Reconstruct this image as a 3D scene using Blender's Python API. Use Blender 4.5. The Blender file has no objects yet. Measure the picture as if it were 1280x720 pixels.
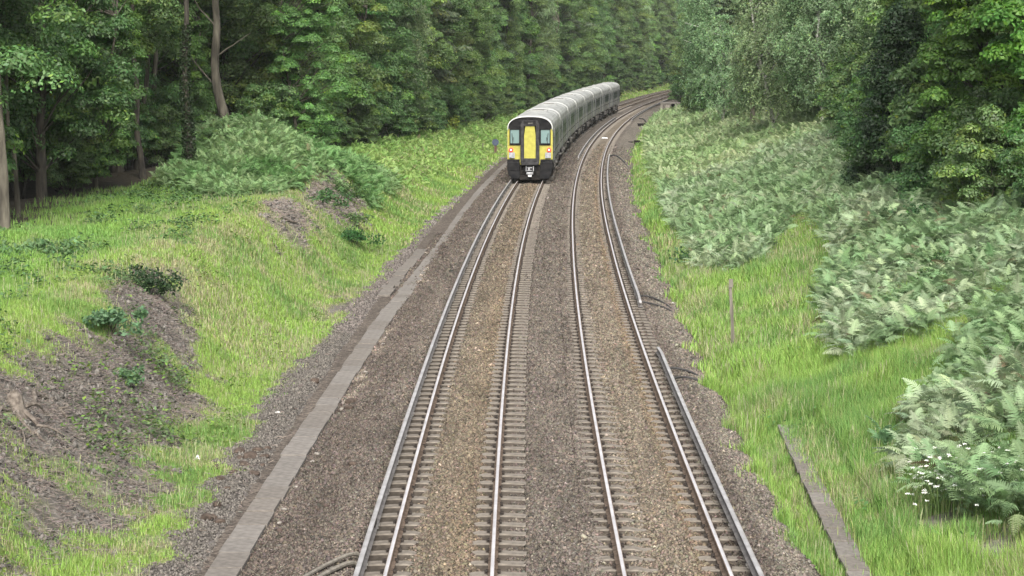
import math
import numpy as np

R = np.random.default_rng(11)
CAM_H, PITCH, FPX = 7.206, 6.03, 2700.0      # camera height over the rails (m), tilt (deg), focal length for a 1280 px wide frame


# ------------------------------------------------------------------ noise
def _hash(ix, iy, s):
    h = (ix.astype(np.int64) * 374761393 + iy.astype(np.int64) * 668265263 + s * 974634777) & 0xffffffff
    h = ((h ^ (h >> 13)) * 1274126177) & 0xffffffff
    h = (h ^ (h >> 16)) & 0xffffffff
    return h / 4294967295.0


def vnoise(x, y, s=0):
    x = np.asarray(x, float); y = np.asarray(y, float)
    ix = np.floor(x); iy = np.floor(y)
    fx = x - ix; fy = y - iy
    fx = fx * fx * (3 - 2 * fx); fy = fy * fy * (3 - 2 * fy)
    a = _hash(ix, iy, s); b = _hash(ix + 1, iy, s); c = _hash(ix, iy + 1, s); d = _hash(ix + 1, iy + 1, s)
    return (a * (1 - fx) + b * fx) * (1 - fy) + (c * (1 - fx) + d * fx) * fy


def fbm(x, y, s=0, o=4):
    t = 0; a = .5; n = 0
    for k in range(o):
        t = t + a * vnoise(x * 2 ** k + 17.3 * k, y * 2 ** k - 9.1 * k, s + k); n += a; a *= .55
    return t / n                                  # 0..1


def sm(t):
    t = np.clip(t, 0, 1); return t * t * (3 - 2 * t)


def lerpY(Y, pts):
    return np.interp(Y, [p[0] for p in pts], [p[1] for p in pts])


# ------------------------------------------------------------------ the line of the railway
def x1(Y):                                        # centre of the track the train is on
    t = np.asarray(Y, float) - 30
    return 4.452e-8 * t ** 3 + 1.8919e-4 * t ** 2 + 2.1226e-3 * t - 1.0338


def gap(Y):
    return 3.37 + .13 * np.clip((np.asarray(Y, float) - 30) / 57, 0, 1)


def x2(Y):
    return x1(Y) + gap(Y)


def rise(Y):
    t = np.maximum(np.asarray(Y, float) - 130, 0) / 170
    return np.where(t < 1.6, .45 * t * t, .45 * 2.56 + .45 * 3.2 * (t - 1.6))


CANT = .045


# ------------------------------------------------------------------ terrain
def tree_left(Y):
    return lerpY(Y, [(20, -14.5), (55, -13.2), (75, -12.6), (95, -13.2), (108, -12), (125, -10.4), (155, -8.8), (190, -7.6), (270, -7.2), (330, -5.3), (600, -5.2)])


def tree_right(Y):
    return lerpY(Y, [(20, 16), (60, 14.6), (82, 13.6), (110, 17.5), (150, 19), (185, 16.5), (205, 13), (265, 8.8), (300, 8.4), (600, 8.4)])


def grass_left(Y):
    return lerpY(Y, [(20, -3.95), (38, -3.95), (50, -4.2), (62, -3.85), (82, -3.8), (124, -3.3), (600, -3.3)])


def grass_right(Y):
    return lerpY(Y, [(20, 5.3), (30, 5.35), (50, 5.5), (75, 5.85), (118, 6.1), (170, 6.3), (260, 6.6), (600, 6.6)])


def ground(X, Y):
    X = np.asarray(X, float); Y = np.asarray(Y, float)
    u = X - x1(Y)
    n1 = fbm(X * .35, Y * .35, 3) - .5
    n2 = fbm(X * 1.6, Y * 1.6, 9) - .5
    # left side
    Hl = lerpY(Y, [(20, 2.3), (60, 2.25), (90, 2.1), (130, 2.05), (170, 1.8), (250, 1.4), (450, 1.4)])
    Wl = lerpY(Y, [(20, 4.4), (60, 4.2), (75, 3.6), (100, 4.2), (130, 5.5), (190, 4), (450, 4)])
    S0 = lerpY(Y, [(20, 4.9), (60, 5.0), (80, 4.7), (124, 4.1), (450, 4.0)])
    t = (-u - S0) / Wl
    hl = -.36 + Hl * sm(t + .10 * n1) + .035 * np.maximum(t - 1, 0) * Wl
    lump = np.exp(-((X + 12.1) / 3.3) ** 2 - ((Y - 99) / 8) ** 2) * 1.95          # bracken hillock
    lump = lump + np.exp(-((X + 7.9) / 1.5) ** 2 - ((Y - 77) / 5) ** 2) * .45
    lump = lump + np.exp(-((X + 12) / 3.0) ** 2 - ((Y - 74) / 4) ** 2) * .35
    scar = np.exp(-((u + 7.1) / 1.5) ** 2 - ((Y - 39) / 7) ** 2)                      # slipped bare earth
    hl = hl + lump * sm((-u - 5.3) / 2) - .28 * scar + (.5 * n1 + .16 * n2) * sm((-u - 4.3) / 2.5) * (1 + .8 * scar)
    # right side
    Wr = lerpY(Y, [(20, 11.5), (60, 12), (100, 14.5), (150, 16), (190, 13), (260, 8), (450, 8)])
    Hr = lerpY(Y, [(20, 4.1), (150, 4.1), (200, 3.2), (260, 2), (450, 2)])
    tr = np.clip((u - 6.5) / Wr, 0, 1)
    hr = -.36 + Hr * (.45 * tr + .55 * sm(tr)) + .03 * np.maximum(u - 6.5 - Wr, 0)
    hr = hr + (.55 * n1 + .14 * n2) * sm((u - 6.4) / 2.5)
    m = sm((u - 1) / 1.0)
    h = hl * (1 - m) + hr * m
    bed = sm((u + 3.9) / .7) * (1 - sm((u - 5.9) / .8))
    h = h * (1 - bed) + (-.62) * bed
    far = np.maximum(np.abs(u) - 30, 0)
    return rise(Y) + h + np.minimum(far * .02, 3)


def project(X, Y, Z):
    a = math.radians(PITCH)
    dz = np.asarray(Z) - CAM_H
    zc = Y * math.cos(a) - dz * math.sin(a)
    yc = -dz * math.cos(a) - Y * math.sin(a)
    return 640 + FPX * X / zc, 360 + FPX * yc / zc


def hit(px, py, up=0.0):
    a = math.radians(PITCH)
    dx, dv = (px - 640) / FPX, (py - 360) / FPX
    d = np.array([dx, math.cos(a) - dv * math.sin(a), -math.sin(a) - dv * math.cos(a)])
    t = 15.0
    while t < 900:
        p = np.array([0, 0, CAM_H]) + d * t
        if p[2] <= ground(p[0], p[1]) + up:
            return p
        t += .1
    return p
import bpy

C = bpy.data.collections.new("place"); bpy.context.scene.collection.children.link(C)
C = bpy.context.scene.collection


def tag(o, label=None, cat=None, group=None, kind=None):
    if label: o["label"] = label
    if cat: o["category"] = cat
    if group: o["group"] = group
    if kind: o["kind"] = kind
    return o


def empty(name, loc=(0, 0, 0), rz=0.0, parent=None):
    o = bpy.data.objects.new(name, None); C.objects.link(o)
    o.location = loc; o.rotation_euler = (0, 0, rz); o.parent = parent
    o.empty_display_size = .2
    return o


def mesh(name, V, F, mats, col=None, midx=None, parent=None, smooth=False, loc=None, rz=None):
    """V (n,3); F one (m,k) array or a list of such arrays; col per-vertex rgb (n,3)."""
    V = np.asarray(V, np.float32)
    Fs = F if isinstance(F, list) else [F]
    Fs = [np.asarray(f, np.int32) for f in Fs if len(f)]
    me = bpy.data.meshes.new(name)
    me.vertices.add(len(V)); me.vertices.foreach_set("co", V.ravel())
    nl = sum(f.size for f in Fs); npg = sum(len(f) for f in Fs)
    me.loops.add(nl); me.polygons.add(npg)
    me.loops.foreach_set("vertex_index", np.concatenate([f.ravel() for f in Fs]))
    sizes = np.concatenate([np.full(len(f), f.shape[1]) for f in Fs])
    st = np.zeros(npg, np.int32); st[1:] = np.cumsum(sizes)[:-1]
    me.polygons.foreach_set("loop_start", st)
    if midx is not None: me.polygons.foreach_set("material_index", np.asarray(midx, np.int32))
    if smooth: me.polygons.foreach_set("use_smooth", np.ones(npg, bool))
    me.update(calc_edges=True)
    if col is not None:
        a = me.color_attributes.new("Col", "FLOAT_COLOR", "POINT")
        c = np.ones((len(V), 4), np.float32); c[:, :3] = col
        a.data.foreach_set("color", c.ravel())
    for m in (mats if isinstance(mats, (list, tuple)) else [mats]): me.materials.append(m)
    o = bpy.data.objects.new(name, me); C.objects.link(o)
    if parent is not None: o.parent = parent
    if loc is not None: o.location = loc
    if rz is not None: o.rotation_euler = (0, 0, rz)
    return o


class MB:
    """collects simple shapes and links them as one mesh"""
    def __init__(s): s.v = []; s.f = []; s.m = []; s.n = 0

    def add(s, V, F, mi=0):
        s.v += [tuple(map(float, p)) for p in V]
        for f in F: s.f.append([i + s.n for i in f]); s.m.append(mi)
        s.n += len(V)

    def box(s, x0, x1_, y0, y1, z0, z1, mi=0, bev=0.0):
        if bev <= 0:
            V = [(x, y, z) for z in (z0, z1) for y in (y0, y1) for x in (x0, x1_)]
            F = [(0, 2, 3, 1), (4, 5, 7, 6), (0, 1, 5, 4), (2, 6, 7, 3), (0, 4, 6, 2), (1, 3, 7, 5)]
            s.add(V, F, mi); return
        b = bev                                                 # chamfer round the vertical edges and the top
        def ring(z, i): return [(x0 + i + b, y0 + i, z), (x1_ - i - b, y0 + i, z), (x1_ - i, y0 + i + b, z), (x1_ - i, y1 - i - b, z),
                                (x1_ - i - b, y1 - i, z), (x0 + i + b, y1 - i, z), (x0 + i, y1 - i - b, z), (x0 + i, y0 + i + b, z)]
        V = ring(z0, 0) + ring(z1 - b, 0) + ring(z1, b * .7)
        F = [[7, 6, 5, 4, 3, 2, 1, 0], list(range(16, 24))]
        for r in (0, 8):
            for k in range(8): F.append([r + k, r + (k + 1) % 8, r + 8 + (k + 1) % 8, r + 8 + k])
        s.add(V, F, mi)

    def tube(s, pts, rad, n=8, mi=0, cap=True):
        pts = np.asarray(pts, float); rad = np.broadcast_to(np.asarray(rad, float), (len(pts),))
        V = []; F = []
        for i, p in enumerate(pts):
            d = pts[min(i + 1, len(pts) - 1)] - pts[max(i - 1, 0)]; d = d / (np.linalg.norm(d) + 1e-9)
            a = np.array([0, 0, 1.]) if abs(d[2]) < .9 else np.array([1., 0, 0])
            e1 = np.cross(d, a); e1 /= np.linalg.norm(e1); e2 = np.cross(d, e1)
            for k in range(n):
                t = 2 * math.pi * k / n
                V.append(p + rad[i] * (e1 * math.cos(t) + e2 * math.sin(t)))
        for i in range(len(pts) - 1):
            for k in range(n):
                a = i * n + k; b = i * n + (k + 1) % n
                F.append([a, a + n, b + n, b])
        if cap: F.append(list(range(n))); F.append(list(range((len(pts) - 1) * n, len(pts) * n))[::-1])
        s.add(V, F, mi)

    def extrude(s, prof, y0, y1, mi=0, caps=True):              # prof: list of (x,z), closed
        n = len(prof)
        V = [(x, y0, z) for x, z in prof] + [(x, y1, z) for x, z in prof]
        F = [[k, (k + 1) % n, n + (k + 1) % n, n + k] for k in range(n)]
        if caps: F += [list(range(n))[::-1], list(range(n, 2 * n))]
        s.add(V, F, mi)

    def disc(s, c, r, depth, n=20, mi=0, axis='y'):
        cx, cy, cz = c
        if axis == 'y': P = [(cx + r * math.cos(t), cz + r * math.sin(t)) for t in np.linspace(0, 2 * math.pi, n, endpoint=False)]; s.extrude(P, cy, cy + depth, mi)
        else:
            P = [(cx + r * math.cos(t), cy + r * math.sin(t)) for t in np.linspace(0, 2 * math.pi, n, endpoint=False)]
            V = [(x, y, cz) for x, y in P] + [(x, y, cz + depth) for x, y in P]
            s.add(V, [[k, (k + 1) % n, n + (k + 1) % n, n + k] for k in range(n)] + [list(range(n))[::-1], list(range(n, 2 * n))], mi)

    def build(s, name, mats, parent=None, smooth=False, loc=None, rz=None):
        me = bpy.data.meshes.new(name); me.from_pydata(s.v, [], s.f)
        me.polygons.foreach_set("material_index", s.m)
        if smooth: me.polygons.foreach_set("use_smooth", [True] * len(s.f))
        me.update()
        for m in (mats if isinstance(mats, (list, tuple)) else [mats]): me.materials.append(m)
        o = bpy.data.objects.new(name, me); C.objects.link(o)
        if parent is not None: o.parent = parent
        if loc is not None: o.location = loc
        if rz is not None: o.rotation_euler = (0, 0, rz)
        return o


def copy_tree(o, parent=None):
    c = o.copy(); C.objects.link(c)
    if parent is not None: c.parent = parent
    for ch in list(o.children): copy_tree(ch, c)
    return c


# ------------------------------------------------------------------ materials
def newmat(name):
    m = bpy.data.materials.new(name); m.use_nodes = True
    nt = m.node_tree; b = nt.nodes["Principled BSDF"]
    return m, nt, b


def noise_col(nt, scale, c0, c1, detail=6, lo=.35, hi=.65, coord='Object', dist=0.0, ysc=None):
    tc = nt.nodes.new('ShaderNodeTexCoord'); n = nt.nodes.new('ShaderNodeTexNoise'); r = nt.nodes.new('ShaderNodeValToRGB')
    n.inputs['Scale'].default_value = scale; n.inputs['Detail'].default_value = detail; n.inputs['Distortion'].default_value = dist
    src = tc.outputs[coord]
    if ysc:
        mp = nt.nodes.new('ShaderNodeMapping'); mp.inputs['Scale'].default_value = ysc
        nt.links.new(src, mp.inputs[0]); src = mp.outputs[0]
    nt.links.new(src, n.inputs['Vector']); nt.links.new(n.outputs['Fac'], r.inputs[0])
    r.color_ramp.elements[0].position = lo; r.color_ramp.elements[1].position = hi
    r.color_ramp.elements[0].color = (*c0, 1); r.color_ramp.elements[1].color = (*c1, 1)
    return r.outputs[0], n.outputs['Fac'], src


def mixc(nt, a, b, f, mode='MIX'):
    m = nt.nodes.new('ShaderNodeMix'); m.data_type = 'RGBA'; m.blend_type = mode
    for sock, val in ((m.inputs[6], a), (m.inputs[7], b), (m.inputs[0], f)):
        if hasattr(val, 'links') or hasattr(val, 'is_output'): nt.links.new(val, sock)
        elif isinstance(val, (int, float)): sock.default_value = val
        else: sock.default_value = (*val, 1)
    return m.outputs[2]


def bump(nt, b, h, strength=.5, dist=.02):
    n = nt.nodes.new('ShaderNodeBump'); n.inputs['Strength'].default_value = strength; n.inputs['Distance'].default_value = dist
    nt.links.new(h, n.inputs['Height']); nt.links.new(n.outputs[0], b.inputs['Normal'])


def surf(name, c0, c1, scale=6, rough=.8, metal=0, bs=.3, bd=.01, spec=.3, ysc=None, lo=.35, hi=.65):
    m, nt, b = newmat(name)
    c, f, _ = noise_col(nt, scale, c0, c1, ysc=ysc, lo=lo, hi=hi)
    nt.links.new(c, b.inputs['Base Color']); b.inputs['Roughness'].default_value = rough
    b.inputs['Metallic'].default_value = metal; b.inputs['Specular IOR Level'].default_value = spec
    if bs: bump(nt, b, f, bs, bd)
    return m


def attr_mat(name, scale=20, var=.35, rough=.9, bs=.6, bd=.03, spec=.2, voro=None):
    """base colour from the mesh's own colour attribute, broken up by noise (and a stone pattern)"""
    m, nt, b = newmat(name)
    at = nt.nodes.new('ShaderNodeAttribute'); at.attribute_name = 'Col'
    c, f, src = noise_col(nt, scale, (1 - var,) * 3, (1 + var,) * 3, lo=.3, hi=.7)
    col = mixc(nt, at.outputs['Color'], c, 1.0, 'MULTIPLY')
    h = f
    if voro:
        v = nt.nodes.new('ShaderNodeTexVoronoi'); v.inputs['Scale'].default_value = voro
        nt.links.new(src, v.inputs['Vector'])
        hs = nt.nodes.new('ShaderNodeSeparateColor'); nt.links.new(v.outputs['Color'], hs.inputs[0])
        r = nt.nodes.new('ShaderNodeMapRange'); r.inputs[3].default_value = .45; r.inputs[4].default_value = 1.5
        nt.links.new(hs.outputs[0], r.inputs[0])
        col = mixc(nt, col, r.outputs[0], 1.0, 'MULTIPLY')
        h = v.outputs['Distance']
    nt.links.new(col, b.inputs['Base Color']); b.inputs['Roughness'].default_value = rough
    b.inputs['Specular IOR Level'].default_value = spec
    if bs: bump(nt, b, h, bs, bd)
    return m


def leaf_mat(name, transl=.35, tint=.18, rough=.55, spec=.25):
    """foliage: colour attribute per leaf, each plant shifted a little, light passing through"""
    m, nt, b = newmat(name)
    at = nt.nodes.new('ShaderNodeAttribute'); at.attribute_name = 'Col'
    oi = nt.nodes.new('ShaderNodeObjectInfo')
    h = nt.nodes.new('ShaderNodeHueSaturation')
    r1 = nt.nodes.new('ShaderNodeMapRange'); r1.inputs[3].default_value = .488; r1.inputs[4].default_value = .53
    r2 = nt.nodes.new('ShaderNodeMapRange'); r2.inputs[3].default_value = 1 - tint; r2.inputs[4].default_value = 1 + tint
    mu = nt.nodes.new('ShaderNodeMath'); mu.operation = 'MULTIPLY'; mu.inputs[1].default_value = 7.13
    fr = nt.nodes.new('ShaderNodeMath'); fr.operation = 'FRACT'
    nt.links.new(oi.outputs['Random'], r1.inputs[0]); nt.links.new(oi.outputs['Random'], mu.inputs[0]); nt.links.new(mu.outputs[0], fr.inputs[0])
    nt.links.new(fr.outputs[0], r2.inputs[0])
    nt.links.new(at.outputs['Color'], h.inputs['Color']); nt.links.new(r1.outputs[0], h.inputs['Hue']); nt.links.new(r2.outputs[0], h.inputs['Value'])
    nt.links.new(h.outputs[0], b.inputs['Base Color']); b.inputs['Roughness'].default_value = rough; b.inputs['Specular IOR Level'].default_value = spec
    t = nt.nodes.new('ShaderNodeBsdfTranslucent'); g = nt.nodes.new('ShaderNodeHueSaturation')
    g.inputs['Saturation'].default_value = 1.15; g.inputs['Value'].default_value = 1.2
    nt.links.new(h.outputs[0], g.inputs['Color']); nt.links.new(g.outputs[0], t.inputs['Color'])
    mx = nt.nodes.new('ShaderNodeMixShader'); mx.inputs[0].default_value = transl
    nt.links.new(b.outputs[0], mx.inputs[1]); nt.links.new(t.outputs[0], mx.inputs[2])
    nt.links.new(mx.outputs[0], nt.nodes['Material Output'].inputs['Surface'])
    return m


def lid_mat(name, c0, c1, scale, rough, bs=.12, bd=.006):
    m, nt, b = newmat(name)
    c, f, _ = noise_col(nt, scale, c0, c1)
    oi = nt.nodes.new('ShaderNodeObjectInfo'); r = nt.nodes.new('ShaderNodeMapRange'); r.inputs[3].default_value = .92; r.inputs[4].default_value = 1.07
    nt.links.new(oi.outputs['Random'], r.inputs[0])
    nt.links.new(mixc(nt, c, r.outputs[0], 1.0, 'MULTIPLY'), b.inputs['Base Color']); b.inputs['Roughness'].default_value = rough
    bump(nt, b, f, bs, bd)
    return m


M = dict(
    ground=attr_mat('earth', 9, .4, .95, .8, .05),
    ballast=attr_mat('ballast', 4, .18, .95, .55, .04, voro=17),
    stone=attr_mat('ballast_stone', 30, .2, .92, 0),
    grass=leaf_mat('grass', .35, .0, .6, .2),
    bracken=leaf_mat('bracken', .32, .0, .6, .22),
    leaf=leaf_mat('leaf', .42, .2, .5, .4),
    bark=surf('bark', (.042, .037, .028), (.125, .113, .086), 5, .95, bs=.9, bd=.05, ysc=(1, 1, .2)),
    bark_dark=surf('bark_dark', (.022, .020, .016), (.075, .066, .05), 6, .95, bs=.9, bd=.05, ysc=(1, 1, .25)),
    bark_birch=surf('bark_birch', (.10, .09, .08), (.62, .60, .56), 3, .8, bs=.4, bd=.02, ysc=(1, 1, 2.2), lo=.36, hi=.5),
    sleeper_side=surf('sleeper_side_shade', (.035, .029, .023), (.075, .062, .05), 9, .95, bs=.3),  # riser shade put into the colour, as a dark dirty brown
    concrete=surf('sleeper_concrete', (.112, .097, .080), (.182, .158, .130), 7, .9, bs=.4, bd=.01),
    lid=lid_mat('lid_concrete', (.110, .098, .086), (.172, .155, .137), 7, .92, bs=.4, bd=.01),
    lid_brown=lid_mat('lid_stained', (.096, .083, .071), (.152, .134, .115), 8, .92, bs=.4, bd=.01),
    railtop=surf('rail_running_surface', (.54, .50, .49), (.70, .66, .65), 2, .42, .6, bs=0, spec=.6),
    railside=surf('rail_rust', (.085, .058, .042), (.19, .14, .105), 9, .85, bs=.3, bd=.004, spec=.2),
    condtop=surf('conductor_top', (.36, .34, .33), (.50, .48, .47), 3, .55, .6, bs=0),
    condside=surf('conductor_side', (.11, .10, .095), (.19, .175, .165), 6, .8, bs=.2, bd=.004),
    clip=surf('rail_clip_iron', (.018, .014, .012), (.045, .036, .03), 20, .85, bs=0),
    pot=surf('insulator_glaze', (.32, .30, .27), (.5, .48, .44), 20, .4, bs=0),
    cable=surf('cable_rubber', (.02, .02, .02), (.05, .047, .045), 20, .7, bs=0),
    cable_grey=surf('cable_dusty', (.10, .09, .075), (.17, .155, .13), 12, .85, bs=0),
    wood=surf('weathered_wood', (.095, .086, .068), (.19, .172, .14), 8, .95, bs=.6, bd=.02, ysc=(1, 1, .15)),
    deadwood=surf('dead_wood', (.07, .056, .045), (.17, .145, .12), 12, .95, bs=.5, bd=.01),
    body=surf('coach_paint', (.22, .22, .215), (.33, .33, .325), 1.3, .45, bs=0, spec=.4, ysc=(1, 1, .3)),
    roof=surf('coach_roof', (.20, .203, .192), (.34, .343, .325), .9, .7, bs=0, spec=.3, ysc=(2, .5, 1)),
    roofrib=surf('coach_roof_joint', (.46, .46, .45), (.60, .60, .58), 2, .6, bs=0),
    door=surf('coach_door_paint', (.11, .112, .115), (.17, .172, .175), 2, .5, bs=0),
    under=surf('underframe_grime', (.010, .009, .008), (.032, .028, .025), 5, .95, bs=.2, spec=.08),
    underlight=surf('underframe_box', (.06, .055, .05), (.2, .19, .175), 4, .8, bs=.2),
    black=surf('black_fairing', (.006, .006, .007), (.018, .017, .017), 4, .8, bs=0, spec=.12),
    darkgrey=surf('gangway_rubber', (.022, .021, .022), (.05, .048, .048), 4, .85, bs=0, spec=.15),
    yellow=surf('warning_yellow', (.29, .265, .045), (.38, .35, .065), 5, .45, bs=0, spec=.4),
    steel=surf('coupler_steel', (.25, .25, .26), (.45, .45, .46), 9, .5, .5, bs=0),
    lampgrey=surf('lamp_cluster', (.28, .29, .32), (.4, .41, .45), 9, .3, .3, bs=0),
    white=surf('white_paint', (.62, .62, .6), (.8, .8, .78), 6, .6, bs=0),
    navy=surf('sign_back', (.03, .04, .065), (.05, .065, .1), 6, .6, bs=0),
    brick=surf('rubble_brown', (.035, .026, .020), (.085, .062, .048), 14, .95, bs=.8, bd=.02),
    pale=surf('rubble_pale', (.15, .135, .115), (.26, .235, .205), 14, .95, bs=.6, bd=.02),
    rust=surf('rusty_iron', (.05, .03, .022), (.12, .07, .05), 9, .9, bs=.3),
)


def glass_mat():
    m, nt, b = newmat('coach_glass'); b.inputs['Base Color'].default_value = (.03, .04, .04, 1)
    b.inputs['Roughness'].default_value = .35; b.inputs['Specular IOR Level'].default_value = .25
    return m


def screen_mat():
    m, nt, b = newmat('windscreen_glass'); b.inputs['Base Color'].default_value = (.15, .225, .22, 1)
    b.inputs['Roughness'].default_value = .12; b.inputs['Specular IOR Level'].default_value = .9
    b.inputs['Coat Weight'].default_value = .8
    return m


def lamp_mat(name, col, s):
    m, nt, b = newmat(name); b.inputs['Base Color'].default_value = (*col, 1)
    b.inputs['Emission Color'].default_value = (*col, 1); b.inputs['Emission Strength'].default_value = s
    return m


M['glass'] = glass_mat(); M['screen'] = screen_mat()
M['red'] = lamp_mat('tail_lamp_red', (.9, .02, .03), .75); M['lit'] = lamp_mat('tail_lamp_bulb', (1, .6, .55), 2)
# ------------------------------------------------------------------ the ground: one sheet to the horizon
def grid(us, Ys, fx, fz):
    U, YY = np.meshgrid(us, Ys); X = fx(U, YY)
    V = np.stack([X, YY, fz(X, YY)], -1).reshape(-1, 3)
    n, m = len(us), len(Ys)
    i = (np.arange(m - 1)[:, None] * n + np.arange(n - 1)[None]).ravel()
    return V, np.stack([i, i + 1, i + n + 1, i + n], 1)


def Ysteps(y0, y1, k, mn):
    L = [y0]
    while L[-1] < y1: L.append(L[-1] + max(mn, L[-1] * k))
    return np.array(L)


def soil_mask(X, Y):
    """bare earth on the near bank and in smaller scars: 0..1"""
    n = fbm(X * .9, Y * .9, 41); n2 = fbm(X * 2.5, Y * 2.5, 43)
    def blob(cx, cy, rx, ry, rot=0.0):
        c, s = math.cos(rot), math.sin(rot); dx, dy = X - cx, Y - cy
        return 1.25 - np.sqrt(((dx * c + dy * s) / rx) ** 2 + ((-dx * s + dy * c) / ry) ** 2)
    b = blob(-8.2, 41.5, 1.35, 8.5, -.05)
    b = np.maximum(b, blob(-8.6, 51.0, 1.1, 5.5, .1) * .8)
    b = np.maximum(b, blob(-9.3, 35, 1.6, 4.5) * .85)
    b = np.maximum(b, blob(-7.2, 34, 1.3, 5.0) * .5)
    b = np.maximum(b, blob(-7.9, 76.5, .8, 4.0) * .85)
    b = np.maximum(b, blob(-7.5, 91, 1.1, 7.5) * .95)
    b = np.maximum(b, blob(-12.5, 78, .9, 2.0) * .7)
    b = np.maximum(b, blob(-5.4, 66, .5, 4) * .5)
    b = np.maximum(b, blob(6.9, 33.2, .45, .8) * .8)
    b = np.maximum(b, blob(7.3, 31.3, .6, .9) * .8)
    return np.clip((b + (n - .5) * 1.5 + (n2 - .5) * .8) * 1.6, 0, 1)


def ground_col(X, Y):
    n = fbm(X * .5, Y * .5, 51)[:, None]; n2 = fbm(X * 3, Y * 3, 53)[:, None]
    u = X - x1(Y)
    g = np.array([.10, .135, .04]) * (1 - n) + np.array([.165, .18, .07]) * n
    e = np.array([.072, .062, .052]) * (1 - n2) + np.array([.165, .151, .134]) * n2
    s = soil_mask(X, Y)[:, None]
    c = g * (1 - s) + e * s
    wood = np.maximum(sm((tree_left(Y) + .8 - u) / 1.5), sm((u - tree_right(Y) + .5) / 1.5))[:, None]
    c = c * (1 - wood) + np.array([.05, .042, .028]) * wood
    cess = ((u > grass_left(Y) - .1 - 1.1 * (fbm(X * 1.3, Y * 1.3, 58) - .35)) & (u < grass_right(Y) + .1))[:, None]
    c = np.where(cess, np.array([.10, .088, .08]) * (.7 + .6 * n2), c)
    return c


us = np.concatenate([-np.geomspace(420, 17.5, 26), np.arange(-17, -3.9, .16), np.arange(-3.8, 5.4, .8), np.arange(5.5, 19.5, .16), np.geomspace(20, 420, 26)])
Ys = np.concatenate([np.array([-120, -60, -20, 0, 12, 20]), Ysteps(24, 700, .0042, .14)])
V, F = grid(us, Ys, lambda U, Y: U + np.where(Y > 0, x1(np.clip(Y, 0, 720)), 0), ground)
V[:, 2] += np.where(V[:, 1] < 20, 0, .03 * (fbm(V[:, 0] * 5, V[:, 1] * 5, 5) - .5))
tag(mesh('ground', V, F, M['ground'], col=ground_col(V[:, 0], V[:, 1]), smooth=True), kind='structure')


# ------------------------------------------------------------------ ballast bed
def bed_z(u, Y):
    g = gap(Y)
    w1 = np.abs(u); w2 = np.abs(u - g)
    z = np.full(np.shape(u), -.195)
    def dip(z, w, c, r, d): return np.minimum(z, -.195 - d * sm(1.35 - np.abs(w - c) / r))
    z = dip(z, w1, .76, .26, .11); z = dip(z, w2, .76, .24, .055)
    z = np.minimum(z, -.195 - .024 * sm(1.3 - np.abs(u - g + .42) / .3))
    z = np.minimum(z, -.195 - .05 * sm(1.3 - np.abs(u - 1.1) / .24))
    z = np.minimum(z, -.195 - .13 * sm(1.3 - np.abs(u + 1.0) / .32))
    z = z + .012 * np.exp(-(w1 / .35) ** 2) + .012 * np.exp(-(w2 / .35) ** 2)
    z = z + .03 * sm((np.abs(u - g / 2) < .45) * 1.0)
    z = z - .22 * sm((-u - 1.55) / 1.5) - .30 * sm((-u - 3.7) / .55)
    z = z - .20 * sm((u - g - 1.5) / 1.2) - .40 * sm((u - grass_right(Y) - .0) / .55)
    return z


def bed(X, Y):
    u = X - x1(Y)
    r = .04 * (fbm(X * 1.1, Y * 1.1, 61) - .5) * sm((np.abs(u - 1.7) - 2.9) / .5)
    return rise(Y) + bed_z(u, Y) + r


def bed_col(X, Y):
    u = X - x1(Y); g = gap(Y)
    n = fbm(X * .7, Y * .25, 71)[:, None]; n3 = fbm(X * 2.2, Y * .5, 73)[:, None]
    A = np.array
    base = A([.112, .098, .089]) * (.62 + .76 * n)
    def blend(c, col, m): m = np.clip(m, 0, 1)[:, None]; return c * (1 - m) + A(col) * (.72 + .56 * n3) * m
    c = base
    c = blend(c, (.100, .086, .078), sm((-u - 1.5) / .6))                       # dark slope beside the trough
    c = blend(c, (.130, .110, .088), sm(1.25 - np.abs(u) / .75))                 # inside the first track
    c = blend(c, (.150, .120, .088), sm(1.3 - np.abs(u - .36) / .34) * (.15 + .6 * sm(n[:, 0] * 1.6 - .3)))    # rust
    c = blend(c, (.112, .099, .090), sm(1.3 - np.abs(u - g / 2) / .5))          # between the tracks
    c = blend(c, (.148, .128, .106), sm(1.25 - np.abs(u - g) / .72))
    c = blend(c, (.165, .125, .085), sm(1.3 - np.abs(u - g - .52) / .22) * (.3 + .5 * n[:, 0]))
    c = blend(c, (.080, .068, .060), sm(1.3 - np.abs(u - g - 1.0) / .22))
    c = blend(c, (.055, .046, .040), sm(1.3 - np.abs(u + 1.0) / .30))  # oily stones between the sleepers, crib shade put into their colour
    for q in (-.76, .76, g - .76, g + .76): c = blend(c, (.082, .068, .056), .75 * sm(1.3 - np.abs(u - q) / .22))  # brake dust by the rails, with crib shade in the tone
    c = blend(c, (.142, .129, .116), sm((u - g - 1.35) / .4))
    c = blend(c, (.19, .165, .145), .7 * sm(1 - np.abs(u + 2.7) / .35) * (n3[:, 0] > .62))
    return c * A([.875, .835, .755])


us = np.concatenate([np.arange(-4.6, -1.6, .12), np.arange(-1.6, 5.2, .07), np.arange(5.2, 7.4, .12)])
Ys = Ysteps(22, 640, .005, .13)
V, F = grid(us, Ys, lambda U, Y: U + x1(Y), bed)
V[:, 2] += .02 * (fbm(V[:, 0] * 8, V[:, 1] * 8, 6) - .5)
tag(mesh('ballast_bed', V, F, M['ballast'], col=bed_col(V[:, 0], V[:, 1]), smooth=True), kind='structure')

SP = .68                                         # sleeper spacing
PH = (.0, .31)
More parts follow.
